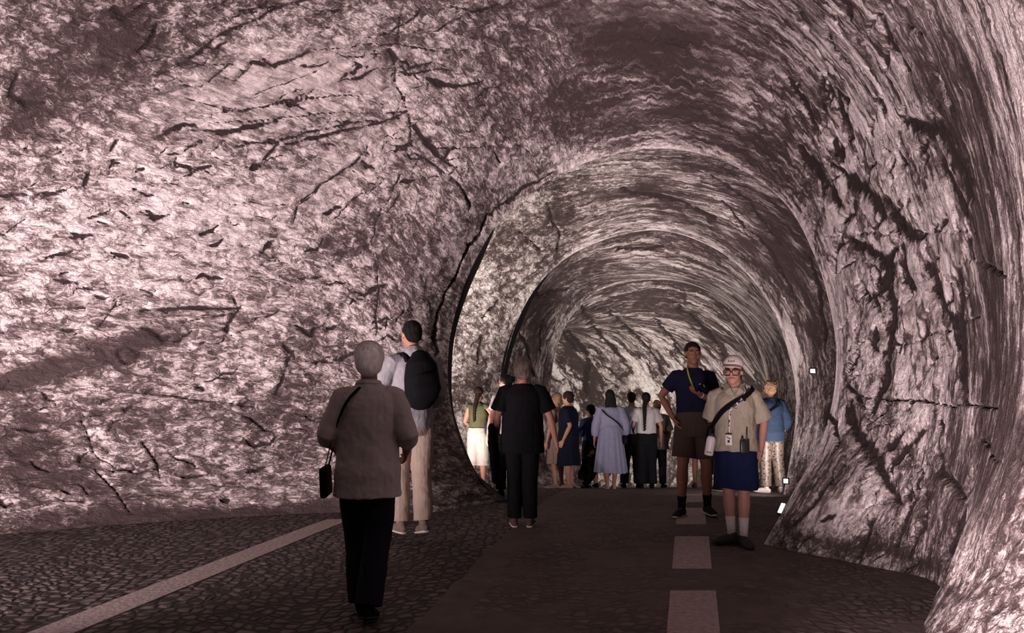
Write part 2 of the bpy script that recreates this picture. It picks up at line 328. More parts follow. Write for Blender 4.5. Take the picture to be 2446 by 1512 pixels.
CR1 = [ # fissures of the left wall and the vault: (x, y, half width)
 [(365, 195, 3), (450, 145, 4), (540, 85, 5), (640, 35, 4), (760, -5, 3)],
 [(345, 215, 2), (440, 235, 2), (560, 265, 3), (700, 242, 3), (860, 232, 2), (930, 262, 2)],
 [(395, 318, 9), (440, 300, 6), (520, 322, 10), (600, 303, 8), (660, 292, 4)],
 [(430, 300, 3), (560, 290, 2), (700, 285, 2), (840, 275, 2), (965, 270, 2)],
 [(560, 340, 2), (700, 345, 4), (800, 322, 5), (880, 305, 3), (960, 272, 3)],
 [(600, 152, 4), (650, 160, 7), (700, 145, 5), (740, 130, 3)],
 [(740, 126, 2), (840, 118, 3), (945, 106, 3), (1020, 118, 2), (1120, 125, 1.5)],
 [(965, 0, 1.5), (955, 80, 2.5), (948, 108, 3)],
 [(925, 125, 8), (935, 150, 6), (938, 200, 3), (960, 240, 3), (970, 280, 3), (985, 350, 2)],
 [(1085, 0, 1.2), (1110, 95, 1.2), (1145, 215, 1.2), (1180, 310, 1.2), (1230, 350, 2), (1285, 385, 1.5)],
 [(1015, 185, 5), (1040, 200, 12), (1085, 200, 5), (1150, 195, 2)],
 [(985, 305, 5), (1010, 335, 10), (1040, 365, 5), (1080, 395, 3), (1100, 420, 2)],
 [(925, 348, 2), (975, 358, 3), (1030, 385, 4), (1080, 425, 4), (1110, 460, 3), (1130, 490, 2)],
 [(1040, 355, 2), (1100, 352, 2), (1170, 350, 2), (1200, 395, 3)],
 [(715, 485, 2), (770, 445, 3), (840, 400, 3), (875, 365, 2), (880, 350, 2)],
 [(840, 405, 2), (880, 435, 2), (940, 470, 2)], [(790, 525, 1.5), (850, 480, 2), (915, 440, 1.5)],
 [(700, 530, 3), (715, 495, 3), (760, 455, 1.5)], [(700, 395, 1.2), (790, 418, 1.2)],
 [(165, 568, 5), (215, 562, 7), (270, 568, 4)], [(125, 670, 4), (155, 673, 8), (185, 676, 4)],
 [(475, 560, 5), (500, 552, 6), (525, 540, 2)], [(330, 505, 2), (370, 520, 6), (405, 512, 3)],
 [(0, 478, 5), (40, 470, 6), (95, 472, 3)], [(320, 450, 3), (350, 465, 5), (370, 468, 2)],
 [(340, 745, 5), (420, 738, 5), (500, 732, 5), (575, 735, 3)], [(330, 690, 2), (365, 700, 4)],
 [(560, 708, 4), (570, 740, 4), (545, 790, 6)], [(440, 770, 3), (520, 755, 4), (570, 745, 3)],
 [(350, 940, 4), (372, 928, 6)], [(370, 940, 2), (520, 958, 2), (640, 975, 1.5), (780, 998, 1.2)],
 [(660, 935, 5), (690, 860, 5), (700, 840, 3)], [(200, 1000, 3), (225, 1075, 3)], [(340, 1050, 3), (370, 1100, 4), (380, 1140, 2)],
 [(130, 740, 2), (200, 735, 3)], [(580, 655, 1.5), (640, 662, 2), (700, 690, 1)], [(435, 1137, 4), (480, 1133, 4)],
 [(230, 1120, 2), (280, 1180, 2), (310, 1230, 1)], [(895, 800, 2.5), (900, 700, 2.5), (903, 610, 1.5)],
 [(200, 640, 1), (330, 600, 1), (380, 610, 1)], [(285, 845, 2), (305, 836, 3), (332, 850, 2), (325, 866, 2), (300, 868, 2), (285, 850, 2)],
 [(960, 420, 1.5), (900, 520, 1.5), (870, 600, 1.5)], [(240, 780, 2), (280, 720, 2)],
 # right-hand side
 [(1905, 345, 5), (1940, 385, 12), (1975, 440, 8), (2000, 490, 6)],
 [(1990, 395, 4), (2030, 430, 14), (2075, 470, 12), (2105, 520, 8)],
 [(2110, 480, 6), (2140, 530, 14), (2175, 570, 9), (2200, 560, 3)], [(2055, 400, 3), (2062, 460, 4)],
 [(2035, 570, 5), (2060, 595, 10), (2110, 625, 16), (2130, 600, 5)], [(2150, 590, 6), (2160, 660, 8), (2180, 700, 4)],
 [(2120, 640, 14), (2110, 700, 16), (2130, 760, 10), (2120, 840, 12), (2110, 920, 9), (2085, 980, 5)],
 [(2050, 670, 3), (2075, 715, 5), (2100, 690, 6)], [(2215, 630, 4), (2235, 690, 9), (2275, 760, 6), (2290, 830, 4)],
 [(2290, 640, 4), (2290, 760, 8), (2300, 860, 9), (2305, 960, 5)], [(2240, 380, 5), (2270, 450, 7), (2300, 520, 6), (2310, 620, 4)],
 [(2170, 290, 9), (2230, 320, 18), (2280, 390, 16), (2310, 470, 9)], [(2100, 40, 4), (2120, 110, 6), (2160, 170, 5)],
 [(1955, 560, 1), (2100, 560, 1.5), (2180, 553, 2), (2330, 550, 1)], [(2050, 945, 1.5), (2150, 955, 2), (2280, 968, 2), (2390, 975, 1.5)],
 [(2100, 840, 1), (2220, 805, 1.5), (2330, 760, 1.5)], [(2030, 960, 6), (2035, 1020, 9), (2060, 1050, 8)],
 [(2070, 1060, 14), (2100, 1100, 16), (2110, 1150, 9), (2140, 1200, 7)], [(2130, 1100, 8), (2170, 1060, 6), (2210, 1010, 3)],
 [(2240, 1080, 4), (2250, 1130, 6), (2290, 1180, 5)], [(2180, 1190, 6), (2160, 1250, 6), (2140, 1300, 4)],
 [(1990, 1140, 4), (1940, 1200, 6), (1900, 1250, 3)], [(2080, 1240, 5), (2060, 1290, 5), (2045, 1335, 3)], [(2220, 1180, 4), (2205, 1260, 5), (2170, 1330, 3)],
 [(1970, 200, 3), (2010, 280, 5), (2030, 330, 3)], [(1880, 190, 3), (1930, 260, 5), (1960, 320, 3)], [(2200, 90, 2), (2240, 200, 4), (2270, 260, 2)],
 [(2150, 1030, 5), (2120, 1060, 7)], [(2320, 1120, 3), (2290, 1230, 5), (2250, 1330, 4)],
]
CR1 = CR1[:-33] + [[(1322, 412, 2), (1255, 450, 4), (1185, 508, 4), (1120, 590, 3), (1075, 690, 3), (1045, 780, 3), (1035, 880, 2)],
 [(445, 322, 4), (540, 312, 5), (640, 298, 5)], [(560, 352, 2), (700, 330, 3), (830, 300, 3), (950, 285, 2)], [(500, 270, 2), (620, 258, 2), (780, 240, 2)],
 [(470, 160, 3), (560, 150, 2), (600, 175, 2)], [(600, 225, 2), (690, 200, 2), (760, 170, 2)], [(850, 150, 2), (900, 170, 1.5)], [(690, 250, 1.5), (760, 290, 2), (880, 300, 1.5)],
 [(270, 20, 7), (300, 40, 6), (360, 15, 5)], [(380, 60, 4), (360, 100, 6), (340, 120, 3)], [(40, 180, 4), (20, 230, 8), (60, 250, 7), (110, 245, 5)], [(300, 165, 3), (390, 140, 2)]] + CR1[-33:]
rf = random.Random(11)
def fleck(x, y, ang, ln, w):
    pts = []; n = 4; a = ang
    for i in range(n + 1):
        pts.append((x, y, w * (.5 + math.sin(math.pi * i / n)))); a = ang + rf.uniform(-.7, .7)
        x += math.cos(a) * ln / n; y -= math.sin(a) * ln / n
    return pts
for i in range(170):                     # small crevices of the left wall, lying along its beds
    x = rf.uniform(-60, 980); y = rf.uniform(330, 1200)
    CR1.insert(0, fleck(x, y, rf.gauss(.12, .35), rf.uniform(20, 90), rf.choice((1, 1.3, 1.8, 2.5, 4))))
for i in range(60):
    x = rf.uniform(380, 1100); y = rf.uniform(0, 420)
    CR1.insert(0, fleck(x, y, rf.gauss(.22, .25), rf.uniform(40, 170), rf.choice((.9, 1.2, 1.8, 2.6))))
for i in range(130):                     # upright cracks of the right-hand rib
    y = rf.uniform(-20, 1350); x = 2130 + rf.gauss(0, 95) + (0 if y > 350 else -(350 - y) * .35)
    CR1.insert(0, fleck(x, y, -1.5 + (.35 if y < 450 else -.25 if y > 950 else 0) + rf.gauss(0, .35), rf.uniform(30, 130), rf.choice((1, 1.4, 2, 3, 4.5))))
CR1B = []
for pl in CR1[-33:]: CR1B.append([(x, y, w * 1.35) for x, y, w in pl])
TN1 = [(2130, 700, 200, 480, 0, .50), (1990, 130, 120, 200, -30, .30), (2090, 1080, 120, 200, 0, .20), # (cx, cy, rx, ry, angle, amount): darker and paler patches of the stone, some light and shade painted in
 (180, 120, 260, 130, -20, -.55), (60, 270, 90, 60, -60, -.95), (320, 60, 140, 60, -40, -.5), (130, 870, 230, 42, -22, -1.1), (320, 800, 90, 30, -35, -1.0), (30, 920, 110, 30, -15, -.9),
 (90, 1080, 130, 70, 20, -.45), (560, 1000, 220, 60, -5, -.35), (720, 930, 60, 120, 10, -.35), (700, 1225, 260, 34, -5, -1.3), (250, 1262, 320, 34, -3, -1.2), (150, 1130, 160, 50, 15, -.5), (60, 1000, 120, 80, 20, -.2),  # the wall-foot patches are shade put into the colour
 (500, 480, 420, 210, 20, .35), (250, 620, 300, 120, 0, .3), (700, 220, 300, 120, -10, .30), (500, 400, 140, 60, 10, .12), (850, 420, 120, 70, -35, .12), (400, 640, 350, 110, 10, .25),  # the widest pale patch paints in the hot spot of the wash
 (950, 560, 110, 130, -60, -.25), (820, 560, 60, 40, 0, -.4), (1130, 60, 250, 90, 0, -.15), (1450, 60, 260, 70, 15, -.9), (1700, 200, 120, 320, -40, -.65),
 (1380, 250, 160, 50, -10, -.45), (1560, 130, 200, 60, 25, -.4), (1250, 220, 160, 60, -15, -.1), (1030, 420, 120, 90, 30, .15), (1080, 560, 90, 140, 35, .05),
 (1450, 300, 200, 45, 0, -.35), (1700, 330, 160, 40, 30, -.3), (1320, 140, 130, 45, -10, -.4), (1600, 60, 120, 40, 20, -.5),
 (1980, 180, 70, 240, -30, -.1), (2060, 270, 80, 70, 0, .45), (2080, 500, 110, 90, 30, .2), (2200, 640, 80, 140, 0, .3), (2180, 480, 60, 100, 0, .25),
 (2340, 500, 42, 420, -8, -.85), (2370, 850, 38, 260, 4, -.7), (2230, 150, 40, 180, -28, -.4), (2260, 1180, 45, 190, 14, -.35), (2420, 200, 90, 400, -10, .35), (1995, 700, 26, 330, -4, .55), (2020, 420, 30, 90, -30, .3),  # fold: dark print plus painted shade; rib ridge: painted brightness
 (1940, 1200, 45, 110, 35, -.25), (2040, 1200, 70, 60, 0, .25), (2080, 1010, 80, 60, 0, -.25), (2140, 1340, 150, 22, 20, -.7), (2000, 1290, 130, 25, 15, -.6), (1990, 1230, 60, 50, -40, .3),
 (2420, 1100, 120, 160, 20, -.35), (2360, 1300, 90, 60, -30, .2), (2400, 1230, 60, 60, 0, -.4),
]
SK1 = [ # along the arch (+) or along the beds (-)
 (600, 240, 380, 130, -8, -.95), (400, 780, 500, 140, -5, -.55), (500, 1180, 600, 70, 0, -.6), (1150, 200, 260, 180, 0, -.35), (300, 1000, 350, 90, 10, -.3),
 (1700, 200, 420, 330, 20, 1.2), (2350, 500, 110, 800, 0, .95), (1950, 150, 200, 200, 0, .3), (2000, 800, 45, 420, 0, .9), (2250, 1250, 200, 180, 0, .1), (2420, 500, 120, 900, 0, .5), (2300, 50, 250, 200, 0, .4),
 (1010, 850, 60, 330, 0, .3), (2120, 750, 110, 350, 0, -.35), (2040, 1100, 140, 160, 0, .25), (1900, 1180, 70, 100, 0, .6), (2380, 1400, 160, 160, 0, -.3),
]
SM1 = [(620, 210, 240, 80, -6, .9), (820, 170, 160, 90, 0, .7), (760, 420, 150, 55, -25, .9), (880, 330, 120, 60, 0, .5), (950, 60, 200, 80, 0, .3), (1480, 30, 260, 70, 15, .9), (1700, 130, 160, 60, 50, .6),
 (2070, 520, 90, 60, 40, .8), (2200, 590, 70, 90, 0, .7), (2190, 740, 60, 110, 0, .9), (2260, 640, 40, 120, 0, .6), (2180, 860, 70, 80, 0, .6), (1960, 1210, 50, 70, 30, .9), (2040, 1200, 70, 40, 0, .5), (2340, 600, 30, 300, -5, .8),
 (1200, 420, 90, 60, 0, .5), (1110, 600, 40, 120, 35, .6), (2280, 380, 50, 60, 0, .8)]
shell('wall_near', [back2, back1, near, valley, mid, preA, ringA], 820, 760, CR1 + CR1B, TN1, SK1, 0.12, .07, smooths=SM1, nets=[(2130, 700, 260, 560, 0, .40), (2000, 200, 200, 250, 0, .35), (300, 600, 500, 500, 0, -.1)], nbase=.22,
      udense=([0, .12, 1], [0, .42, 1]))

# black cut edges of the lining, seen where a rib stands clear of the wall behind it
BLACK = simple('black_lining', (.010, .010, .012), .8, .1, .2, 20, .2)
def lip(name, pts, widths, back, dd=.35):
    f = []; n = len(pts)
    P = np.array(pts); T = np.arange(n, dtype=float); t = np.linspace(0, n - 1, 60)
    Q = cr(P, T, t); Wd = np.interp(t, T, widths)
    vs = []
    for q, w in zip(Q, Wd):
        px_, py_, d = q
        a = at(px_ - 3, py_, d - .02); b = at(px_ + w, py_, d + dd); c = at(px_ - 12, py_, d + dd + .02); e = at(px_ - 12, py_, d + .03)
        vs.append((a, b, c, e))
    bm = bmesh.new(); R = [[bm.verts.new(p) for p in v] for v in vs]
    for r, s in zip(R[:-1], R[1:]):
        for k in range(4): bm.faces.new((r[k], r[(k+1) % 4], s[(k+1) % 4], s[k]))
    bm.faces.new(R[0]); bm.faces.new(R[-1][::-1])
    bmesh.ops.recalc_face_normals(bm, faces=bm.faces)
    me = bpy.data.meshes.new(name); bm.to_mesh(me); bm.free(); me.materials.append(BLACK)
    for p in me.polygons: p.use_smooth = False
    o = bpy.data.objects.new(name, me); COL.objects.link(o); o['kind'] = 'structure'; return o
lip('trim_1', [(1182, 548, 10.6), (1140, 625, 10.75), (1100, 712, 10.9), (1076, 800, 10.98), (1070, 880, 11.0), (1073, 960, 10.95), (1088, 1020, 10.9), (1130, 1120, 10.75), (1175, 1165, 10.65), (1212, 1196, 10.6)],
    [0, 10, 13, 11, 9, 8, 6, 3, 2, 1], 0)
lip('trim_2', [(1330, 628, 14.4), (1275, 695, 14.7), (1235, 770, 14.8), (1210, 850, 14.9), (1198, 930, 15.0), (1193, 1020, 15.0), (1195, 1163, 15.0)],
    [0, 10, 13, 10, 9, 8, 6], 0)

def off(sec, k, dd, cx=1530, cy=850):
    """the next lining starts a little outside and behind the rib"""
    out = []
    for (x, y, z) in sec:
        out.append((x, y, z))
    c = np.mean(np.array(out), 0)
    return [tuple(np.array((x, y + dd, z)) + (np.array((x, y, z)) - c) * k) for x, y, z in out]
ringA2 = off(ringA, .05, .12)
ch2 = [fl(-1.9, 12.6), (-2.2, 12.7, .3), (-2.35, 12.8, 1.0), (-2.3, 12.8, 1.9), (-2.0, 12.7, 2.9), (-1.0, 12.4, 3.9), (.3, 12.1, 4.5),
       (2.0, 11.6, 4.65), (3.4, 11.0, 4.2), (4.2, 10.7, 3.5), (4.6, 10.5, 2.8), (4.75, 10.4, 2.1), (4.75, 10.3, 1.5), (4.6, 10.3, .8), (4.4, 10.3, .3), fl(4.1, 10.3)]
ringB = [dn(foot(1195, 1166)), at(1193, 1090, 15), at(1193, 1000, 15), at(1200, 900, 15), at(1235, 770, 14.8), at(1290, 675, 14.6), at(1380, 600, 14.3),
         at(1560, 550, 13.8), at(1700, 590, 13.4), at(1790, 660, 13.1), at(1850, 750, 12.9), at(1885, 850, 12.8), at(1900, 930, 12.7), at(1898, 1020, 12.6), at(1885, 1110, 12.5), dn(foot(1868, 1184))]
CR2 = [[(1290, 440, 1.5), (1340, 560, 3), (1330, 600, 2)], [(1480, 460, 3), (1600, 480, 7), (1700, 520, 5)], [(1150, 760, 2), (1190, 720, 3)], [(1640, 395, 2), (1780, 480, 4), (1860, 580, 3)],
       [(1130, 830, 2), (1150, 800, 3), (1145, 870, 3)], [(1720, 480, 3), (1830, 600, 5), (1900, 720, 4)], [(1240, 560, 2), (1290, 600, 2)], [(1930, 620, 4), (1960, 720, 6), (1970, 820, 5)]]
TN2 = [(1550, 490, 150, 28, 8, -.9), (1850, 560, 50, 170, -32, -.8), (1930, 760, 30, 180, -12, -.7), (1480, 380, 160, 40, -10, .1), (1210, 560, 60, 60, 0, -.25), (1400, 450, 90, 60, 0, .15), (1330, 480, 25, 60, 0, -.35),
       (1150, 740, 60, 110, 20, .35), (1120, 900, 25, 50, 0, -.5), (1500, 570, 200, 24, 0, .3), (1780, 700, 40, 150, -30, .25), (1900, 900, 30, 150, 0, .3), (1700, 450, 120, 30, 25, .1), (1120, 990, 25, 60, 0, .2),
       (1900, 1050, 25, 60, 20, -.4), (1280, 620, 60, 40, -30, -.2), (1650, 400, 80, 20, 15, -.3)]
SK2 = [(1650, 500, 250, 150, 15, 1.0), (1900, 800, 110, 400, 0, .9), (1450, 560, 160, 50, 0, .5)]
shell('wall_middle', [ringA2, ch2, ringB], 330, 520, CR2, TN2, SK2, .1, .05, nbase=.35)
ringB2 = off(ringB, .04, .1)
ch3 = [fl(-.25, 16.3), (-.3, 16.3, 0), (-.3, 16.3, .6), (-.2, 16.2, 1.5), (.0, 16.1, 2.3), (.5, 15.8, 2.9), (1.1, 15.4, 3.3),
       (2.4, 15, 3.45), (3.5, 14.5, 3.1), (4.2, 14.1, 2.5), (4.5, 13.9, 2.0), (4.65, 13.8, 1.5), (4.65, 13.7, 1.0), (4.6, 13.7, .5), (4.5, 13.7, 0), fl(4.3, 13.7)]
ringC = [dn(foot(1322, 1166)), at(1318, 1100, 16.6), at(1313, 1010, 16.6), at(1315, 920, 16.6), at(1330, 830, 16.5), at(1368, 752, 16.3), at(1440, 690, 16),
         at(1590, 668, 15.6), at(1700, 700, 15.2), at(1770, 760, 15), at(1810, 830, 14.9), at(1830, 900, 14.8), at(1835, 970, 14.8), at(1830, 1040, 14.8), at(1820, 1110, 14.8), dn(foot(1810, 1164))]
CR3 = [[(1245, 790, 3), (1260, 840, 4), (1275, 900, 3)], [(1250, 700, 3), (1300, 702, 4), (1360, 690, 3)], [(1300, 760, 2), (1290, 840, 3)], [(1480, 600, 3), (1580, 590, 4)]]
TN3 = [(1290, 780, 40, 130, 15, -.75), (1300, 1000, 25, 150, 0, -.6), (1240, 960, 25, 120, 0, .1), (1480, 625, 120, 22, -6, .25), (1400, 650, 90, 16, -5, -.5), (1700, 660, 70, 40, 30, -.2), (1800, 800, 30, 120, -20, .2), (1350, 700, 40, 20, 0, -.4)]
SK3 = [(1600, 640, 260, 90, 10, .9), (1800, 850, 90, 260, 0, .8), (1290, 850, 60, 250, 0, .7)]
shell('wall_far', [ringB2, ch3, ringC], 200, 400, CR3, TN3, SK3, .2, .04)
ringC2 = off(ringC, .04, .1)
def endsec(L, Rr, h, zf):
    L = np.array(L, float); Rr = np.array(Rr, float); out = []
    prof = [(0, 0), (-.04, .15), (-.06, .32), (-.05, .5), (.0, .68), (.10, .85), (.26, .96), (.5, 1.0), (.72, .96), (.86, .85), (.95, .72), (1.02, .58), (1.05, .44), (1.05, .3), (1.03, .15), (1, 0)]
    for a, z in prof:
        p = L + (Rr - L) * a; fz = floor_z(p[1]) - .06; out.append((p[0], p[1], fz + (h - fz) * z))
    return out
e1 = endsec((.2, 17.6), (4.9, 16.8), 2.75, 0); e2 = endsec((-1.0, 18.2), (3.4, 19.6), 2.6, 0); e3 = endsec((-2.6, 18.4), (.6, 21.4), 2.5, 0); e4 = endsec((-5.5, 18.6), (-3.5, 22.3), 2.4, 0)
CR4 = [[(1380, 720, 5), (1430, 800, 7), (1480, 850, 4)], [(1450, 740, 4), (1540, 830, 6), (1590, 900, 4)], [(1560, 760, 3), (1640, 860, 4)], [(1350, 780, 5), (1400, 850, 9), (1400, 950, 7)], [(1600, 720, 3), (1700, 800, 4), (1760, 900, 3)],
       [(1330, 760, 4), (1370, 840, 6)], [(1440, 900, 2), (1470, 930, 3)]]
TN4 = [(1395, 880, 24, 140, -12, -.8), (1345, 930, 34, 120, 0, 1.0), (1480, 830, 90, 60, 35, .3), (1600, 900, 120, 80, 30, .3), (1560, 740, 130, 30, 20, -.5), (1700, 820, 60, 140, -30, -.2), (1450, 770, 50, 20, 45, -.5), (1790, 900, 30, 100, 0, -.2), (1540, 960, 60, 60, 0, .3)]  # strongest pale patch is the far lamp's glow, painted into the wall
SK4 = [(1500, 780, 220, 120, 30, .5), (1750, 850, 90, 250, 0, .8)]
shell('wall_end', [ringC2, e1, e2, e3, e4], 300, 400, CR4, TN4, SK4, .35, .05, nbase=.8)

# ------------------------------------------------------------------ floor
def floor_material():
    m, nt, b = newmat('old_paving')
    tc = nt.nodes.new('ShaderNodeTexCoord').outputs['Object']
    sep = nt.nodes.new('ShaderNodeSeparateXYZ'); nt.links.new(tc, sep.inputs[0]); X, Y = sep.outputs[0], sep.outputs[1]
    wob = noise(nt, tc, 2.2, 4, .5); 
    # cobbles laid in shallow waves
    warp = nt.nodes.new('ShaderNodeCombineXYZ')
    nt.links.new(mth(nt, 'ADD', X, mth(nt, 'MULTIPLY', wob, .12)), warp.inputs[0])
    nt.links.new(mth(nt, 'ADD', Y, mth(nt, 'MULTIPLY', mth(nt, 'SINE', mth(nt, 'MULTIPLY', X, 3.6)), .14)), warp.inputs[1])
    vo = nt.nodes.new('ShaderNodeTexVoronoi'); vo.feature = 'DISTANCE_TO_EDGE'; vo.inputs['Scale'].default_value = 11; vo.inputs['Randomness'].default_value = .62
    nt.links.new(warp.outputs[0], vo.inputs['Vector'])
    vc = nt.nodes.new('ShaderNodeTexVoronoi'); vc.feature = 'F1'; vc.inputs['Scale'].default_value = 11; vc.inputs['Randomness'].default_value = .62
    nt.links.new(warp.outputs[0], vc.inputs['Vector'])
    dist = mth(nt, 'ADD', vo.outputs[0], mth(nt, 'MULTIPLY', mth(nt, 'SUBTRACT', noise(nt, tc, 30, 4, .6), .5), .12))
    joint = mth(nt, 'MULTIPLY', mth(nt, 'SUBTRACT', dist, .04), 6.0, clamp=True)
    # where cobbles show: left of the smooth kerb band, and worn patches right of it
    band = mth(nt, 'SUBTRACT', X, mth(nt, 'ADD', mth(nt, 'MULTIPLY', Y, .18), -1.40))     # 0 on the band line
    band = mth(nt, 'ADD', band, mth(nt, 'MULTIPLY', mth(nt, 'SUBTRACT', noise(nt, tc, 3, 3, .5), .5), .10))
    inband = mth(nt, 'LESS_THAN', mth(nt, 'ABSOLUTE', band), .13)
    right = mth(nt, 'GREATER_THAN', band, .13)
    patch = mth(nt, 'MULTIPLY', mth(nt, 'SUBTRACT', noise(nt, tc, 1.1, 5, .6), .42), 7.0, clamp=True)
    cob = mth(nt, 'SUBTRACT', 1.0, inband)
    cob = mth(nt, 'MULTIPLY', cob, mixf(nt, 1.0, mth(nt, 'MULTIPLY', patch, .55), right))
    j2 = mixf(nt, 1.0, joint, cob)
    st = noise(nt, tc, 5, 6, .6); cell = vc.outputs['Color']
    cs = nt.nodes.new('ShaderNodeSeparateColor'); nt.links.new(cell, cs.inputs[0])
    val = mth(nt, 'ADD', mth(nt, 'MULTIPLY', st, .7), mth(nt, 'MULTIPLY', mth(nt, 'MULTIPLY', cs.outputs[0], cob), .35))
    grain = noise(nt, tc, 90, 4, .7)
    val = mth(nt, 'ADD', val, mth(nt, 'MULTIPLY', mth(nt, 'SUBTRACT', grain, .5), .3))
    c = ramp(nt, val, [(.2, (.070, .053, .048)), (.55, (.135, .105, .095)), (.9, (.21, .17, .155))])
    mx = nt.nodes.new('ShaderNodeMix'); mx.data_type = 'RGBA'
    nt.links.new(j2, mx.inputs[0]); mx.inputs[6].default_value = (.026, .019, .018, 1); nt.links.new(c, mx.inputs[7])
    nt.links.new(mx.outputs[2], b.inputs['Base Color']); b.inputs['Roughness'].default_value = .78; b.inputs['Specular IOR Level'].default_value = .3
    hh = mth(nt, 'ADD', mth(nt, 'MULTIPLY', j2, .7), mth(nt, 'MULTIPLY', grain, .12))
    hh = mth(nt, 'ADD', hh, mth(nt, 'MULTIPLY', mth(nt, 'MINIMUM', mth(nt, 'MULTIPLY', vo.outputs[0], 2.5), .8), cob))
    bp = nt.nodes.new('ShaderNodeBump'); bp.inputs['Strength'].default_value = .8; bp.inputs['Distance'].default_value = .03
    nt.links.new(hh, bp.inputs['Height']); nt.links.new(bp.outputs[0], b.inputs['Normal'])
    return m
xs = np.linspace(-9.5, 7.5, 60); ds = np.linspace(-4.5, 24, 190)
bm = bmesh.new(); g = [[bm.verts.new((x, d, floor_z(d))) for x in xs] for d in ds]
for i in range(len(ds) - 1):
    for k in range(len(xs) - 1): bm.faces.new((g[i][k], g[i][k+1], g[i+1][k+1], g[i+1][k]))
me = bpy.data.meshes.new('floor'); bm.to_mesh(me); bm.free(); me.materials.append(floor_material())
for p in me.polygons: p.use_smooth = True
FLOOR = bpy.data.objects.new('floor', me); COL.objects.link(FLOOR); FLOOR['kind'] = 'structure'
PAINT = simple('worn_road_paint', (.36, .30, .285), .75, .2, .5, 26, .28)
def marking(name, x0a, x1a, da, x0b, x1b, db, n=14):
    bm = bmesh.new(); rows = []
    for i in range(n + 1):
        t = i / n; d = da + (db - da) * t
        rows.append([bm.verts.new((x0a + (x0b - x0a) * t, d, floor_z(d) + .005)), bm.verts.new((x1a + (x1b - x1a) * t, d, floor_z(d) + .005)),
                     bm.verts.new((x1a + (x1b - x1a) * t, d, floor_z(d) - .01)), bm.verts.new((x0a + (x0b - x0a) * t, d, floor_z(d) - .01))])
    for r, s in zip(rows[:-1], rows[1:]):
        for k in range(4): bm.faces.new((r[k], r[(k+1) % 4], s[(k+1) % 4], s[k]))
    bm.faces.new(rows[0]); bm.faces.new(rows[-1][::-1]); bmesh.ops.recalc_face_normals(bm, faces=bm.faces)
    me = bpy.data.meshes.new(name); bm.to_mesh(me); bm.free(); me.materials.append(PAINT)
    o = bpy.data.objects.new(name, me); COL.objects.link(o); o.parent = FLOOR; return o
marking('solid_stripe', -3.40, -3.12, 2.5, -1.96, -1.70, 9.0)['label'] = 'long solid pale stripe at the left'
for a, b_ in ((2.67, 4.0), (4.67, 6.0), (6.67, 8.0), (8.67, 9.95), (10.6, 11.9)):
    xa = .88 + .21 * (a - 4.9); xb = .88 + .21 * (b_ - 4.9)
    marking('painted_dash', xa, xa + .31, a, xb, xb + .32, b_)

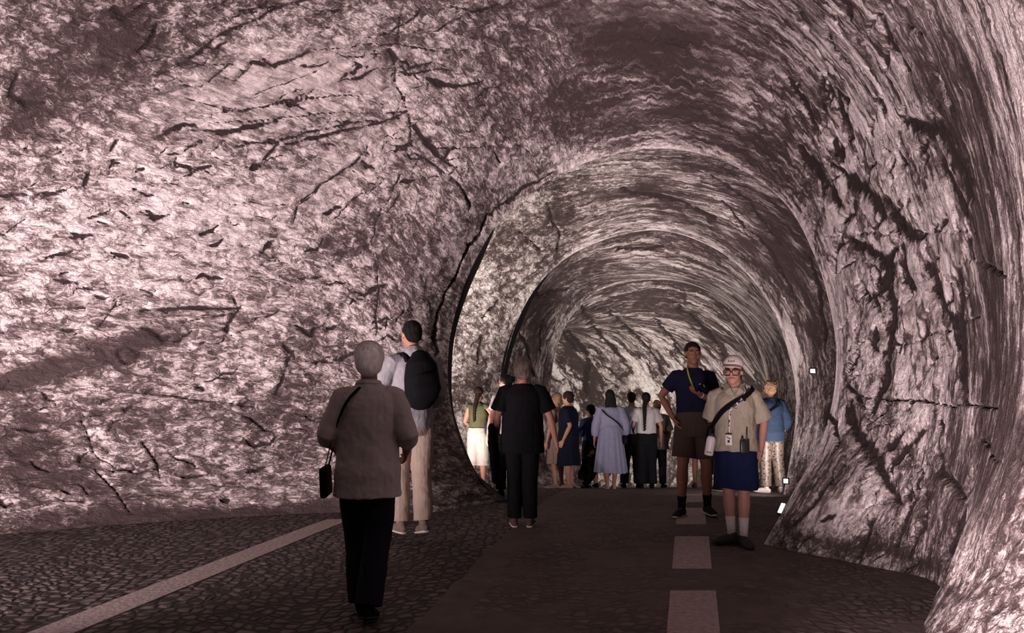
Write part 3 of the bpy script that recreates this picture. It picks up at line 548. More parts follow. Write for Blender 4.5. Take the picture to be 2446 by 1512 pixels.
# ================================================================== people
def V(*a): return Vector(a)
class Blob:
    def __init__(s): s.bm = bmesh.new()
    def ell(s, c, r, rot=None, seg=20):
        mt = Matrix.Translation(Vector(c)) @ (rot.to_matrix().to_4x4() if rot else Matrix.Identity(4)) @ Matrix.Diagonal((*r, 1))
        bmesh.ops.create_uvsphere(s.bm, u_segments=seg, v_segments=max(8, seg // 2 + 2), radius=1, matrix=mt)
    def tube(s, pts, rad, ref=(1, 0, 0), seg=18, caps=True):
        """rings of (rx, ry) along pts; rx lies along ref"""
        pts = [Vector(p) for p in pts]; rings = []; ref = Vector(ref)
        rad = [(r, r) if isinstance(r, (int, float)) else r for r in rad]
        if caps:
            d0 = (pts[0] - pts[1]).normalized(); d1 = (pts[-1] - pts[-2]).normalized()
            k0 = min(rad[0]); k1 = min(rad[-1])
            P = [pts[0] + d0 * k0 * .9, pts[0] + d0 * k0 * .55] + pts + [pts[-1] + d1 * k1 * .55, pts[-1] + d1 * k1 * .9]
            R = [(rad[0][0] * .35, rad[0][1] * .35), (rad[0][0] * .8, rad[0][1] * .8)] + rad + [(rad[-1][0] * .8, rad[-1][1] * .8), (rad[-1][0] * .35, rad[-1][1] * .35)]
        else: P, R = pts, rad
        n = len(P)
        for i in range(n):
            t = (P[min(i+1, n-1)] - P[max(i-1, 0)]).normalized()
            y = t.cross(ref); 
            if y.length < 1e-4: y = t.cross(Vector((0, 1, .01)))
            y.normalize(); x = y.cross(t).normalized()
            rings.append([s.bm.verts.new(P[i] + x * R[i][0] * math.cos(a) + y * R[i][1] * math.sin(a)) for a in [2 * math.pi * k / seg for k in range(seg)]])
        for a, b in zip(rings[:-1], rings[1:]):
            for k in range(seg): s.bm.faces.new((a[k], a[(k+1) % seg], b[(k+1) % seg], b[k]))
        s.bm.faces.new(rings[0][::-1]); s.bm.faces.new(rings[-1])
    def box(s, c, size, rot=None):
        mt = Matrix.Translation(Vector(c)) @ (rot.to_matrix().to_4x4() if rot else Matrix.Identity(4)) @ Matrix.Diagonal((*size, 1))
        return bmesh.ops.create_cube(s.bm, size=1, matrix=mt)
    def build(s, name, mat, parent=None, voxel=None, smooth=2, bevel=None, sub=0, folds=None, loc=None):
        bmesh.ops.recalc_face_normals(s.bm, faces=s.bm.faces)
        me = bpy.data.meshes.new(name); s.bm.to_mesh(me); s.bm.free(); me.materials.append(mat)
        for p in me.polygons: p.use_smooth = True
        o = bpy.data.objects.new(name, me); COL.objects.link(o)
        if voxel:
            m = o.modifiers.new('r', 'REMESH'); m.mode = 'VOXEL'; m.voxel_size = voxel; m.use_smooth_shade = True
            if smooth: m = o.modifiers.new('s', 'SMOOTH'); m.factor = .6; m.iterations = smooth
        if bevel: m = o.modifiers.new('b', 'BEVEL'); m.width = bevel; m.segments = 3; m.limit_method = 'ANGLE'
        if sub: m = o.modifiers.new('u', 'SUBSURF'); m.levels = sub; m.render_levels = sub
        if folds:
            tx = FOLD.get(folds[1])
            m = o.modifiers.new('d', 'DISPLACE'); m.texture = tx; m.strength = folds[0]; m.mid_level = .5; m.texture_coords = 'LOCAL'
        if parent: o.parent = parent
        if loc: o.location = loc
        return o
FOLD = {}
for k_, sc_ in (('fine', .05), ('mid', .10), ('big', .18), ('curl', .022)):
    t_ = bpy.data.textures.new('folds_' + k_, 'CLOUDS'); t_.noise_scale = sc_; t_.noise_depth = 2; FOLD[k_] = t_

def fabric(name, col, rough=.9, bump=.35, sc=38, var=.12): return simple(name, col, rough, .12, bump, sc, var, stretch=(1, 1, .35))
SKIN = simple('skin_fair', (.34, .165, .115), .55, .35, .08, 60, .10)
SKIN2 = simple('skin_tan', (.24, .105, .068), .55, .35, .08, 60, .10)
SKIN3 = simple('skin_pink', (.40, .195, .15), .55, .35, .08, 60, .10)
HB = simple('hair_black', (.006, .005, .005), .8, .15, .8, 55, .5, stretch=(1, 1, .25))
HD = simple('hair_dark_brown', (.018, .010, .008), .8, .15, .8, 55, .5, stretch=(1, 1, .25))
HG = simple('hair_grey', (.22, .17, .14), .6, .3, .8, 60, .4, stretch=(1, 1, .3))
HW = simple('hair_white', (.66, .60, .56), .6, .3, .8, 60, .25, stretch=(1, 1, .3))
HBL = simple('hair_blond', (.36, .22, .12), .6, .3, .9, 60, .45)
BLK = fabric('black_cloth', (.0045, .0045, .006)); NAVY = fabric('navy_cloth', (.006, .007, .017)); RUB = simple('black_rubber', (.012, .012, .013), .6, .4)
LENS = simple('dark_lens', (.02, .018, .02), .12, .6); PLAST = simple('black_plastic', (.012, .011, .012), .35, .5)
WHITE = simple('white_plastic', (.66, .60, .60), .4, .4); EYEW = simple('eye_white', (.55, .48, .45), .3, .5); LIP = simple('lip', (.26, .085, .075), .5, .3)
SOLE = simple('pale_sole', (.55, .50, .46), .7, .2)

TORSO = [(.500, .092, .066), (.535, .096, .070), (.580, .086, .062), (.620, .080, .058), (.670, .086, .062), (.725, .096, .067), (.775, .099, .064), (.810, .088, .052), (.835, .052, .040), (.855, .034, .035)]
def tor(z):
    zs = [t[0] for t in TORSO]; return np.interp(z, zs, [t[1] for t in TORSO]), np.interp(z, zs, [t[2] for t in TORSO])

DEF = dict(el=(.150, .012, .640), wl=(.158, -.030, .487), er=(-.150, .012, .640), wr=(-.158, -.030, .487),
           kl=(.056, -.008, .285), al=(.062, .018, .045), kr=(-.056, -.008, .285), ar=(-.062, .018, .045), fl=(.12, -1), fr=(-.12, -1), tl=0.0, tr=0.0)

class Person: pass
def person(label, pos, H, yaw, pose=None, skin=SKIN, voxel=.008, wide=1.0, deep=1.0, head=(0, 0, 0), lean=(0, 0), fingers='relaxed', headscale=1.0, group=None, neck=1.0):
    """a person facing -Y before yaw (degrees); left side is +X"""
    p = dict(DEF); p.update(pose or {})
    root = bpy.data.objects.new('person', None); COL.objects.link(root); root.empty_display_size = .2
    root.location = pos; root.rotation_euler = (0, 0, math.radians(yaw)); root['label'] = label; root['category'] = 'person'
    if group: root['group'] = group
    P = Person(); P.root = root; P.H = H; P.p = p; P.voxel = voxel; P.wide = wide; P.deep = deep; P.lean = lean
    lx, ly = lean                                     # shift of the upper body at shoulder height (units of H)
    def L(q):                                         # lean the point about the hips
        t = max(0, q[2] - .52) / .30; return V((q[0] + lx * t) * H, (q[1] + ly * t) * H, q[2] * H)
    P.L = L
    b = Blob()
    b.tube([L((0, 0, z)) for z, _, _ in TORSO], [(rx * wide * H * .93, ry * deep * H * .93) for _, rx, ry in TORSO], seg=24)
    b.tube([L((0, .004, .835)), L((0, -.004, .875)), L((0, -.008, .905))], [.034 * H * neck, .031 * H * neck, .032 * H])
    P.sh = {}
    for s, e, w in ((1, 'el', 'wl'), (-1, 'er', 'wr')):
        S = L((s * .093 * (wide * .6 + .4), .004, .800)); E = L(p[e]); Wp = L(p[w])
        mid = S.lerp(E, .5); fm = E.lerp(Wp, .3)
        b.tube([S, mid, E, fm, Wp], [.031 * H, .028 * H, .0215 * H, .0225 * H, .0145 * H], ref=(0, 1, 0))
        P.sh[s] = (S, E, Wp)
        hand(b, Wp, (Wp - E).normalized(), s, H, fingers if isinstance(fingers, str) else fingers[0 if s > 0 else 1])
    P.leg = {}
    for s, k, a, f in ((1, 'kl', 'al', 'fl'), (-1, 'kr', 'ar', 'fr')):
        T_ = V(s * .046 * H, 0, .505 * H); K = Vector(p[k]) * H; A = Vector(p[a]) * H
        calf = K.lerp(A, .30) + V(0, .010 * H, 0)
        b.tube([T_, T_.lerp(K, .5), K, calf, K.lerp(A, .75), A], [.052 * H, .044 * H, .031 * H, .034 * H, .023 * H, .020 * H])
        fd = V(p[f][0], p[f][1], 0).normalized(); ft = p['tl' if s > 0 else 'tr']
        ftv = (fd * math.cos(ft) + V(0, 0, math.sin(ft)))
        b.tube([A + V(0, 0, -.012 * H), A + ftv * .055 * H + V(0, 0, -.022 * H)], [.019 * H, .016 * H])
        P.leg[s] = (T_, K, A, ftv)
    # head
    hc = L((0, -.012, .932)); P.hc = hc; hs = H * headscale; P.hs = hs
    HR = Euler((math.radians(head[0]), math.radians(head[1]), math.radians(head[2]))); P.HR = HR
    R3 = HR.to_matrix(); piv = L((0, 0, .880))
    def hd(x, y, z): return piv + R3 @ (V(x, y, z) * hs + (hc - piv))
    P.hd = hd
    b.ell(hd(0, .008, .012), (.0435 * hs, .054 * hs, .051 * hs), HR, 24)
    b.ell(hd(0, -.012, -.018), (.036 * hs, .040 * hs, .046 * hs), HR)
    b.ell(hd(0, -.030, -.050), (.019 * hs, .016 * hs, .014 * hs), HR, 14)             # chin
    b.tube([hd(0, -.046, .012), hd(0, -.056, -.008), hd(0, -.055, -.013)], [.0045 * hs, .0075 * hs, .008 * hs], seg=10)   # nose
    for s in (1, -1):
        b.ell(hd(s * .0445, .004, -.004), (.005 * hs, .010 * hs, .017 * hs), HR, 12)
        b.ell(hd(s * .018, -.045, .013), (.015 * hs, .006 * hs, .005 * hs), HR, 12)       # brow
        b.ell(hd(s * .022, -.036, -.014), (.014 * hs, .012 * hs, .014 * hs), HR, 12)      # cheek
    P.body = b.build('body', skin, root, voxel=voxel if voxel > .006 else voxel, smooth=3)
    return P

def hand(b, Wp, d, s, H, mode):
    """palm, four bent fingers and a thumb; s = side (+1 left)"""
    fwd = V(0, -1, 0); fwd = (fwd - d * fwd.dot(d))
    if fwd.length < .2: fwd = V(0, 0, 1) - d * d.z
    fwd.normalize()                                   # thumb side
    inn = d.cross(fwd) * (1 if s > 0 else -1)         # towards the body: the way the fingers curl
    if abs(d.z) > .5 and inn.x * s > 0: inn = -inn
    if mode == 'grip': curl = (.75, 1.1, .9)
    elif mode == 'open': curl = (.05, .10, .10)
    else: curl = (.22, .42, .35)
    pc = Wp + d * .030 * H
    b.tube([Wp, Wp + d * .018 * H, Wp + d * .050 * H], [(.015 * H, .0105 * H), (.021 * H, .0100 * H), (.0235 * H, .0085 * H)], ref=fwd, seg=14)
    ln = [.040, .046, .043, .034]
    for i in range(4):
        base = Wp + d * (.050 - .003 * abs(i - 1.2)) * H + fwd * (.0195 - .0128 * i) * H
        a = 0; q = base; pts = [base - d * .008 * H, base]; seg = ln[i] * H
        for k, fr in enumerate((.45, .31, .24)):
            a += curl[k]; q = q + (d * math.cos(a) + inn * math.sin(a)) * seg * fr; pts.append(q)
        b.tube(pts, [.0054 * H, .0054 * H, .0050 * H, .0047 * H, .0040 * H], seg=10)
    tb = Wp + d * .016 * H + fwd * .016 * H
    t1 = tb + (d * .7 + fwd * .65 + inn * .25).normalized() * .022 * H; t2 = t1 + (d * .93 + fwd * .22 + inn * .3).normalized() * .021 * H
    b.tube([tb, t1, t2], [.0085 * H, .0068 * H, .0052 * H], seg=10)

def face(P, brow=HD, closed=False):
    for s in (1, -1):
        b = Blob(); b.ell(P.hd(s * .0175, -.0425, .003), (.0075 * P.hs, .0050 * P.hs, .0042 * P.hs), P.HR, 14)
        e = b.build('eye', EYEW, P.root)
        b = Blob(); b.ell(P.hd(s * .0175, -.0462, .003), (.0032 * P.hs, .0022 * P.hs, .0034 * P.hs), P.HR, 12); b.build('pupil', PLAST, e)
        b = Blob(); b.tube([P.hd(s * .008, -.0505, .0145), P.hd(s * .018, -.0510, .0175), P.hd(s * .028, -.0455, .0145)], [.0018 * P.hs, .0026 * P.hs, .0016 * P.hs], seg=8)
        b.build('eyebrow', brow, P.root)
    b = Blob(); b.tube([P.hd(-.016, -.0460, -.031), P.hd(-.006, -.0520, -.0295), P.hd(.006, -.0520, -.0295), P.hd(.016, -.0460, -.031)], [.0018 * P.hs, .0034 * P.hs, .0034 * P.hs, .0018 * P.hs], seg=10)
    b.build('mouth', LIP, P.root)

def top(P, mat, hem=.47, sleeve=.5, loose=.010, flare=.0, name='shirt', slv=None, folds=.012, neckz=.848, back_hem=None):
    """shirt, tee, jacket: body from hem to neckline and two sleeves"""
    H, w, dp, L = P.H, P.wide, P.deep, P.L
    b = Blob(); zs = [z for z in np.linspace(hem, neckz, 16)]; pts = []; rad = []
    for z in zs:
        rx, ry = tor(max(z, .50)); fl = flare * max(0, (.78 - z) / (.78 - hem))
        ex = loose if z < .80 else loose * max(.35, (neckz + .01 - z) / .055)
        wl = .35 * max(0, 1 - abs(z - .62) / .09) * loose                 # cloth hangs straight past the waist
        r2 = max(rx, .090 if z < .75 else rx)
        pts.append(L((0, 0, z))); rad.append(((r2 * w + ex + fl) * H, (ry * dp + ex + fl * .8 + wl) * H))
    b.tube(pts, rad, seg=28, caps=False)
    for s in (1, -1):
        S, E, Wp = P.sh[s]; lo = (slv if slv is not None else loose) * H
        S2 = S + V(-s * .03 * H, 0, .006 * H)
        if sleeve <= 1:
            e = S.lerp(E, sleeve); b.tube([S2, S, S.lerp(e, .5), e], [.030 * H + lo * .5, .034 * H + lo * .7, .031 * H + lo, .028 * H + lo * 1.25], ref=(0, 1, 0), caps=False)
        else:
            e = E.lerp(Wp, sleeve - 1); d1 = S.lerp(E, .5)
            b.tube([S2, S, d1, E, E.lerp(e, .5), e], [.030 * H + lo * .5, .034 * H + lo * .6, .030 * H + lo, .026 * H + lo, .024 * H + lo, .018 * H + lo], ref=(0, 1, 0), caps=False)
    return b.build(name, mat, P.root, voxel=max(.007, P.voxel), smooth=2, folds=(folds, 'mid') if folds else None)

def trousers(P, mat, bottom=1.0, loose=.008, name='trousers', waist=.60, hemw=.0, folds=.010):
    """bottom: 0..1 knee, 1..2 ankle"""
    H = P.H; b = Blob()
    b.tube([V(0, 0, z * H) for z in (.455, .50, .55, waist)], [((.078 * P.wide + loose) * H, (.062 * P.deep + loose) * H), ((.092 * P.wide + loose) * H, (.066 * P.deep + loose) * H), ((.094 * P.wide + loose) * H, (.067 * P.deep + loose) * H), ((.082 * P.wide + loose) * H, (.058 * P.deep + loose) * H)], seg=24, caps=False)
    b.ell((0, 0, .480 * H), ((.062 * P.wide + loose) * H, (.056 * P.deep + loose) * H, .040 * H))
    for s in (1, -1):
        T_, K, A, ft = P.leg[s]; lo = loose * H; T_ = T_ + V(0, 0, .01 * H)
        if bottom <= 1:
            e = T_.lerp(K, bottom); b.tube([T_, T_.lerp(e, .5), e], [.050 * H + lo, .047 * H + lo * 1.2, (.052 - .018 * bottom) * H + lo * 1.5 + hemw * H], caps=False)
        else:
            e = K.lerp(A, bottom - 1)
            b.tube([T_, T_.lerp(K, .5), K, K.lerp(e, .5) + V(0, .004 * H, 0), e], [.050 * H + lo, .046 * H + lo, .034 * H + lo * 1.2, .032 * H + lo * 1.2, .024 * H + lo * 1.4 + hemw * H], caps=False)
    return b.build(name, mat, P.root, voxel=max(.007, P.voxel), smooth=2, folds=(folds, 'mid') if folds else None)

def skirt(P, mat, z0, z1, r0, r1, name='skirt', pleats=11, amp=.006, seg=72):
    """cone of cloth with soft pleats; r = (rx, ry) in units of H"""
    H = P.H; bm = bmesh.new(); rows = []; n = 22
    for i in range(n + 1):
        t = i / n; z = z0 + (z1 - z0) * t; rx = r0[0] + (r1[0] - r0[0]) * t ** .8; ry = r0[1] + (r1[1] - r0[1]) * t ** .8
        rows.append([bm.verts.new(P.L((math.cos(a) * (rx + amp * t * math.sin(pleats * a + 1.3 * math.sin(3 * a))), math.sin(a) * (ry + amp * t * math.sin(pleats * a + 1.3 * math.sin(3 * a))), z + .006 * t * math.sin(2 * a)))) for a in [2 * math.pi * k / seg for k in range(seg)]])
    for a, c in zip(rows[:-1], rows[1:]):
        for k in range(seg): bm.faces.new((a[k], a[(k+1) % seg], c[(k+1) % seg], c[k]))
    b = Blob(); b.bm.free(); b.bm = bm; bmesh.ops.recalc_face_normals(bm, faces=bm.faces)
    o = b.build(name, mat, P.root); m = o.modifiers.new('t', 'SOLIDIFY'); m.thickness = .008; m.offset = 0
    o.modifiers.new('u', 'SUBSURF').levels = 1
    return o

def shoes(P, mat, sole=RUB, big=1.0, name='shoe', sock=None, sockh=.10, sockmat=None):
    H = P.H
    for s in (1, -1):
        T_, K, A, d = P.leg[s]; up = V(0, 0, 1); side = d.cross(up).normalized(); nrm = side.cross(d).normalized()
        if nrm.z < 0: nrm = -nrm
        base = A - nrm * .045 * H
        def q(f, h): return base + d * f * H + nrm * h * H
        b = Blob()
        b.tube([q(-.028, .022), q(-.005, .026), q(.035, .024), q(.075, .019), q(.105, .015)], [(.019 * H * big, .020 * H * big), (.022 * H * big, .025 * H * big), (.023 * H * big, .021 * H * big), (.026 * H * big, .016 * H * big), (.021 * H * big, .011 * H * big)], ref=side, seg=16)
        b.ell(q(-.006, .044), (.021 * H * big, .026 * H * big, .022 * H * big), seg=14)
        o = b.build(name, mat, P.root, voxel=max(.006, P.voxel * .8), smooth=2)
        b = Blob(); b.tube([q(-.034, .006), q(.0, .006), q(.04, .006), (q(.08, .006)), q(.118, .010)], [(.018 * H * big, .007 * H), (.022 * H * big, .007 * H), (.022 * H * big, .007 * H), (.026 * H * big, .007 * H), (.017 * H * big, .006 * H)], ref=side, seg=14)
        b.build('sole', sole, o)
        if sockmat:
            b = Blob(); b.tube([A + (K - A).normalized() * z * H for z in (-.01, .03, sockh)], [.0225 * H, .0225 * H, .0275 * H], seg=18, caps=False); b.build('sock', sockmat, P.root)

def hair(P, mat, style='short', crop=0.0, side=0):
    hs = P.hs; hd = P.hd; b = Blob()
    if style == 'short':
        b.ell(hd(0, .014, .020), (.047 * hs, .056 * hs, .050 * hs), P.HR, 22); b.ell(hd(0, .034, -.006), (.040 * hs, .034 * hs, .038 * hs), P.HR)
        fd = ('fine', .010)
    elif style == 'full':
        b.ell(hd(0, .012, .018), (.053 * hs, .060 * hs, .056 * hs), P.HR, 22); b.ell(hd(0, .030, -.010), (.048 * hs, .040 * hs, .046 * hs), P.HR); fd = ('fine', .014)
    elif style == 'curly':
        b.ell(hd(0, .012, .020), (.054 * hs, .060 * hs, .057 * hs), P.HR, 22); b.ell(hd(0, .032, -.012), (.046 * hs, .036 * hs, .044 * hs), P.HR)
        rr = random.Random(3)
        for i in range(60):
            a = rr.uniform(0, 6.28); z = rr.uniform(-.02, .07); r_ = .052 * math.sqrt(max(.05, 1 - ((z - .02) / .055) ** 2))
            y = .012 + math.sin(a) * r_ * 1.08
            if y < -.02 and z < .03: continue
            b.ell(hd(math.cos(a) * r_, y, z), (.009 * hs,) * 3, None, 8)
        fd = ('curl', .008)
    elif style == 'long':
        b.ell(hd(0, .014, .020), (.050 * hs, .057 * hs, .053 * hs), P.HR, 22)
        b.tube([hd(0, .030, .02), hd(0, .042, -.03), hd(0, .048, -.075), hd(0, .050, -.115)], [(.046 * hs, .030 * hs), (.056 * hs, .030 * hs), (.063 * hs, .026 * hs), (.058 * hs, .016 * hs)], ref=(1, 0, 0)); fd = ('mid', .014)
    elif style == 'pulled':
        b.ell(hd(0, .012, .018), (.0475 * hs, .057 * hs, .052 * hs), P.HR, 22); b.ell(hd(0, .034, -.008), (.038 * hs, .028 * hs, .034 * hs), P.HR); fd = ('fine', .006)
    # the hairline: nothing over the face
    bmv = b.bm
    o = b.build('hair', mat, P.root, voxel=max(.005, P.voxel * .75), smooth=1, folds=(fd[1] * 1.0, fd[0]))
    cut = Blob(); 
    return o

def plait(P, mat, pts, r=.016, name='plait'):
    b = Blob(); n = len(pts)
    Q = cr(np.array(pts, float), np.arange(n, dtype=float), np.linspace(0, n - 1, 26))
    for i, q in enumerate(Q):
        t = i / 25; rr_ = r * (1 - .5 * t); off_ = .45 * rr_ * (1 if i % 2 else -1)
        b.ell((q[0] + off_, q[1], q[2]), (rr_ * 1.1, rr_, rr_ * 1.3), None, 10)
    return b.build(name, mat, P.root, voxel=.006, smooth=1)

def ribbon(name, mat, pts, w, th=.004, parent=None, n=40, nrm=None, c=None):
    """flat strap through pts; its face looks away from the axis point c"""
    T = np.concatenate([[0], np.cumsum(np.linalg.norm(np.diff(np.array(pts, float), axis=0), axis=1))])
    Q = [Vector(q) for q in cr(np.array(pts, float), T, np.linspace(0, T[-1], n))]; bm = bmesh.new(); rows = []
    for i, q in enumerate(Q):
        t = (Q[min(i+1, n-1)] - Q[max(i-1, 0)]).normalized(); o_ = Vector((q.x - (c[0] if c else 0), q.y - (c[1] if c else 0), 0))
        if q.z > (c[2] if c and len(c) > 2 else 9e9): o_ += Vector((0, 0, .12))
        o_ = (o_ - t * o_.dot(t)); o_.normalize(); sd = t.cross(o_).normalized()
        rows.append([bm.verts.new(q + sd * w / 2 - o_ * th / 2), bm.verts.new(q + sd * w / 2 + o_ * th / 2), bm.verts.new(q - sd * w / 2 + o_ * th / 2), bm.verts.new(q - sd * w / 2 - o_ * th / 2)])
    for r_, s_ in zip(rows[:-1], rows[1:]):
        for k in range(4): bm.faces.new((r_[k], r_[(k+1) % 4], s_[(k+1) % 4], s_[k]))
    bm.faces.new(rows[0]); bm.faces.new(rows[-1][::-1])
    b = Blob(); b.bm.free(); b.bm = bm
    return b.build(name, mat, parent)

def on(P, ang, z, ex=.022, flare=0):
    """point on the clothed torso: ang 0 = front, 90 = the person's left, 180 = back"""
    rx, ry = tor(z); rx = max(rx, .09 if z < .75 else rx); a = math.radians(ang)
    q = P.L(((rx * P.wide + ex) * math.sin(a), -(ry * P.deep + ex) * math.cos(a), z)); return (q.x, q.y, q.z)
def carry(name, P, label, cat, group=None):
    """a thing carried by a person: its own top-level empty at the same pose"""
    o = bpy.data.objects.new(name, None); COL.objects.link(o); o.location = P.root.location; o.rotation_euler = P.root.rotation_euler
    o['label'] = label; o['category'] = cat; o.empty_display_size = .1
    if group: o['group'] = group
    return o
def stand(px, feet_d, dz=0.0):
    x = (px - CXP) / F * feet_d * 1.0; return (x, feet_d, floor_z(feet_d) + dz)

# ------------------------------------------------------------------ the man in the pale grey jacket, nearest
JACK = fabric('pale_grey_cloth', (.50, .465, .445), .9, .25, 14, .08)
DENIM = fabric('dark_navy_denim', (.012, .013, .022))
M1 = person('white-haired older person seen from behind in a long pale grey shirt and dark trousers', stand(882, 5.38), 1.72, 184,
            dict(el=(.150, .030, .655), wl=(.135, -.095, .600), er=(-.150, .030, .650), wr=(-.135, -.090, .585), kl=(.040, -.050, .285), al=(.020, -.020, .050),
                 kr=(-.040, .020, .285), ar=(-.020, .100, .062), tl=.0, tr=-.25), voxel=.006, wide=1.04, deep=1.2, head=(-4, 0, 8), headscale=1.06)
top(M1, JACK, hem=.435, sleeve=1.35, loose=.012, flare=.018, slv=.012, folds=.022)
b = Blob(); b.tube([M1.L((0, .006, .842)), M1.L((0, .004, .858))], [(.052 * 1.7, .048 * 1.7), (.045 * 1.7, .044 * 1.7)], seg=24, caps=False); b.build('collar', JACK, M1.root, voxel=.006)
trousers(M1, DENIM, bottom=2.0, loose=.014, hemw=.006, folds=.016)
shoes(M1, BLK); hair(M1, HW, 'full')
g = Blob()
for s in (1, -1):
    g.tube([M1.hd(s * .049, .0, .004), M1.hd(s * .046, -.048, .006)], [.0022, .0022], seg=8)
    ring = [M1.hd(s * .020 + .016 * math.cos(a), -.055, .004 + .012 * math.sin(a)) for a in np.linspace(0, 6.28, 16)]
    g.tube(ring, [.002] * 16, seg=6, caps=False)
g.build('glasses', PLAST, M1.root)
c = carry('shoulder_bag', M1, 'small black flat bag hanging at the left hip of the white-haired person in pale grey', 'bag')
b = Blob(); b.box((.265, -.02, .84), (.045, .26, .19), Euler((0, .06, 0))); b.build('bag_body', BLK, c, bevel=.018)
ribbon('strap', BLK, [(.262, -.10, .92), on(M1, 75, .60, .045), on(M1, 60, .72, .034), on(M1, 40, .80, .030), (.02, .02, .862 * 1.7), on(M1, 150, .79, .030), on(M1, 110, .66, .036), (.262, .07, .92)], .022, .004, c, c=(0, 0))

# ------------------------------------------------------------------ the man with the black backpack
BEIGE = fabric('beige_cloth', (.30, .235, .19)); PALE = fabric('pale_blue_grey_cloth', (.25, .24, .26))
M2 = person('tall dark-haired person in pale shirt and beige trousers wearing a black backpack', stand(985, 7.72, 0.09), 1.93, 208,
            dict(el=(.175, -.02, .650), wl=(.150, -.120, .560), er=(-.150, -.02, .650), wr=(-.130, -.120, .560), kl=(.048, -.030, .285), al=(.048, -.01, .045), kr=(-.045, .015, .285), ar=(-.038, .06, .050), tr=-.2),
            voxel=.007, wide=1.0, head=(6, 0, 0), skin=SKIN)
top(M2, PALE, hem=.49, sleeve=1.55, loose=.014, folds=.016)
b = Blob(); b.tube([M2.L((0, .020, .822)), M2.L((0, .018, .850)), M2.L((0, .012, .868))], [(.115, .095), (.098, .088), (.078, .074)], seg=24, caps=False); b.build('hood', PALE, M2.root, voxel=.007, folds=(.012, 'fine'))
trousers(M2, BEIGE, bottom=1.95, loose=.012, hemw=.004, folds=.016); shoes(M2, fabric('grey_brown_suede', (.16, .12, .10)), SOLE); hair(M2, HB, 'short')
c = carry('backpack', M2, 'large rounded black backpack worn by the tall dark-haired person in pale shirt', 'backpack')
b = Blob(); H = 1.93
b.tube([V(0, .215, .615 * H), V(0, .235, .65 * H), V(0, .24, .72 * H), V(0, .225, .79 * H), V(0, .20, .825 * H)], [(.130, .08), (.160, .110), (.165, .120), (.145, .10), (.09, .06)], seg=24)
bb = b.build('bag_body', BLK, c, voxel=.008, folds=(.010, 'big'))
b = Blob(); b.tube([V(0, .325, .635 * H), V(0, .355, .68 * H), V(0, .345, .73 * H)], [(.115, .045), (.14, .06), (.115, .045)], seg=20); b.build('front_pocket', BLK, bb, voxel=.008)
b = Blob(); b.tube([V(-.03, .19, .835 * H), V(-.028, .20, .852 * H), V(.028, .20, .852 * H), V(.03, .19, .835 * H)], [.008] * 4, seg=8); b.build('top_handle', BLK, bb)
for s in (1, -1):
    ribbon('strap', BLK, [(s * .09, .14, .80 * H), (s * .105, .08, .838 * H), (s * .115, .0, .843 * H), (s * .12, -.09, .825 * H), (s * .125, -.155, .77 * H), (s * .15, -.15, .70 * H), (s * .20, -.03, .64 * H), (s * .16, .14, .635 * H)], .065, .010, c, c=(s * .10, .0, .80 * H))

# ------------------------------------------------------------------ the person in black
M3 = person('person in black t-shirt and black trousers with short grey-brown hair, walking away', stand(1248, 8.55), 1.69, 178,
            dict(el=(.150, .030, .650), wl=(.155, -.075, .545), er=(-.165, .010, .650), wr=(-.200, -.010, .505), kl=(.050, -.020, .285), al=(.050, .00, .045), kl_=0,
                 kr=(-.045, -.02, .285), ar=(-.045, .00, .045)), voxel=.007, wide=1.14, deep=1.2, skin=SKIN3, neck=1.1, headscale=1.08)
M3.root.rotation_euler = (0, 0, math.radians(178))
top(M3, BLK, hem=.438, sleeve=.78, loose=.016, flare=.012, slv=.022, folds=.014)
trousers(M3, BLK, bottom=1.97, loose=.010, hemw=.004); shoes(M3, fabric('brown_suede', (.10, .06, .05)), SOLE); hair(M3, HG, 'full')
c = carry('jacket', M3, 'black jacket hanging over the left arm of the person in black', 'jacket')
b = Blob(); b.tube([V(.31, -.12, .98), V(.305, -.11, .84), V(.285, -.08, .66), V(.27, -.06, .46)], [(.045, .14), (.055, .13), (.05, .11), (.045, .09)], ref=(1, 0, 0), seg=20)
b.build('folded_cloth', BLK, c, voxel=.009, folds=(.03, 'mid'))

# ------------------------------------------------------------------ the tall man in the navy tee
TEE = fabric('navy_sports_cloth', (.009, .010, .027)); BRN = fabric('brown_shorts_cloth', (.058, .040, .034))
M4 = person('tall man in navy t-shirt and brown shorts facing the camera, one hand on his hip', stand(1654, 9.25), 1.90, -6,
            dict(er=(-.180, .035, .685), wr=(-.118, -.020, .560), el=(.135, .000, .650), wl=(.020, -.115, .700), kr=(-.068, -.02, .285), ar=(-.075, .00, .045), kl=(.070, .02, .285), al=(.078, .06, .050), fr=(-.45, -1), fl=(.25, -1)),
            voxel=.007, wide=1.0, skin=SKIN2, head=(2, 0, 4))
top(M4, TEE, hem=.50, sleeve=.62, loose=.009, folds=.010); trousers(M4, BRN, bottom=.78, loose=.014, hemw=.008, name='shorts')
shoes(M4, fabric('black_trainer', (.020, .018, .022)), SOLE, sockmat=BLK, sockh=.07); face(M4); hair(M4, HD, 'short')
lg = Blob(); lg.tube([V(.055, -.138, .755 * 1.90), V(.068, -.136, .757 * 1.90)], [.006, .004], seg=8); lg.build('chest_logo', WHITE, M4.root)
lg = Blob(); lg.tube([V(.100, -.130, .752 * 1.90), V(.108, -.128, .740 * 1.90)], [.006, .006], seg=8); lg.build('chest_logo', WHITE, M4.root)
c = carry('lanyard', M4, 'yellow-green neck lanyard on the tall man in the navy t-shirt', 'lanyard')
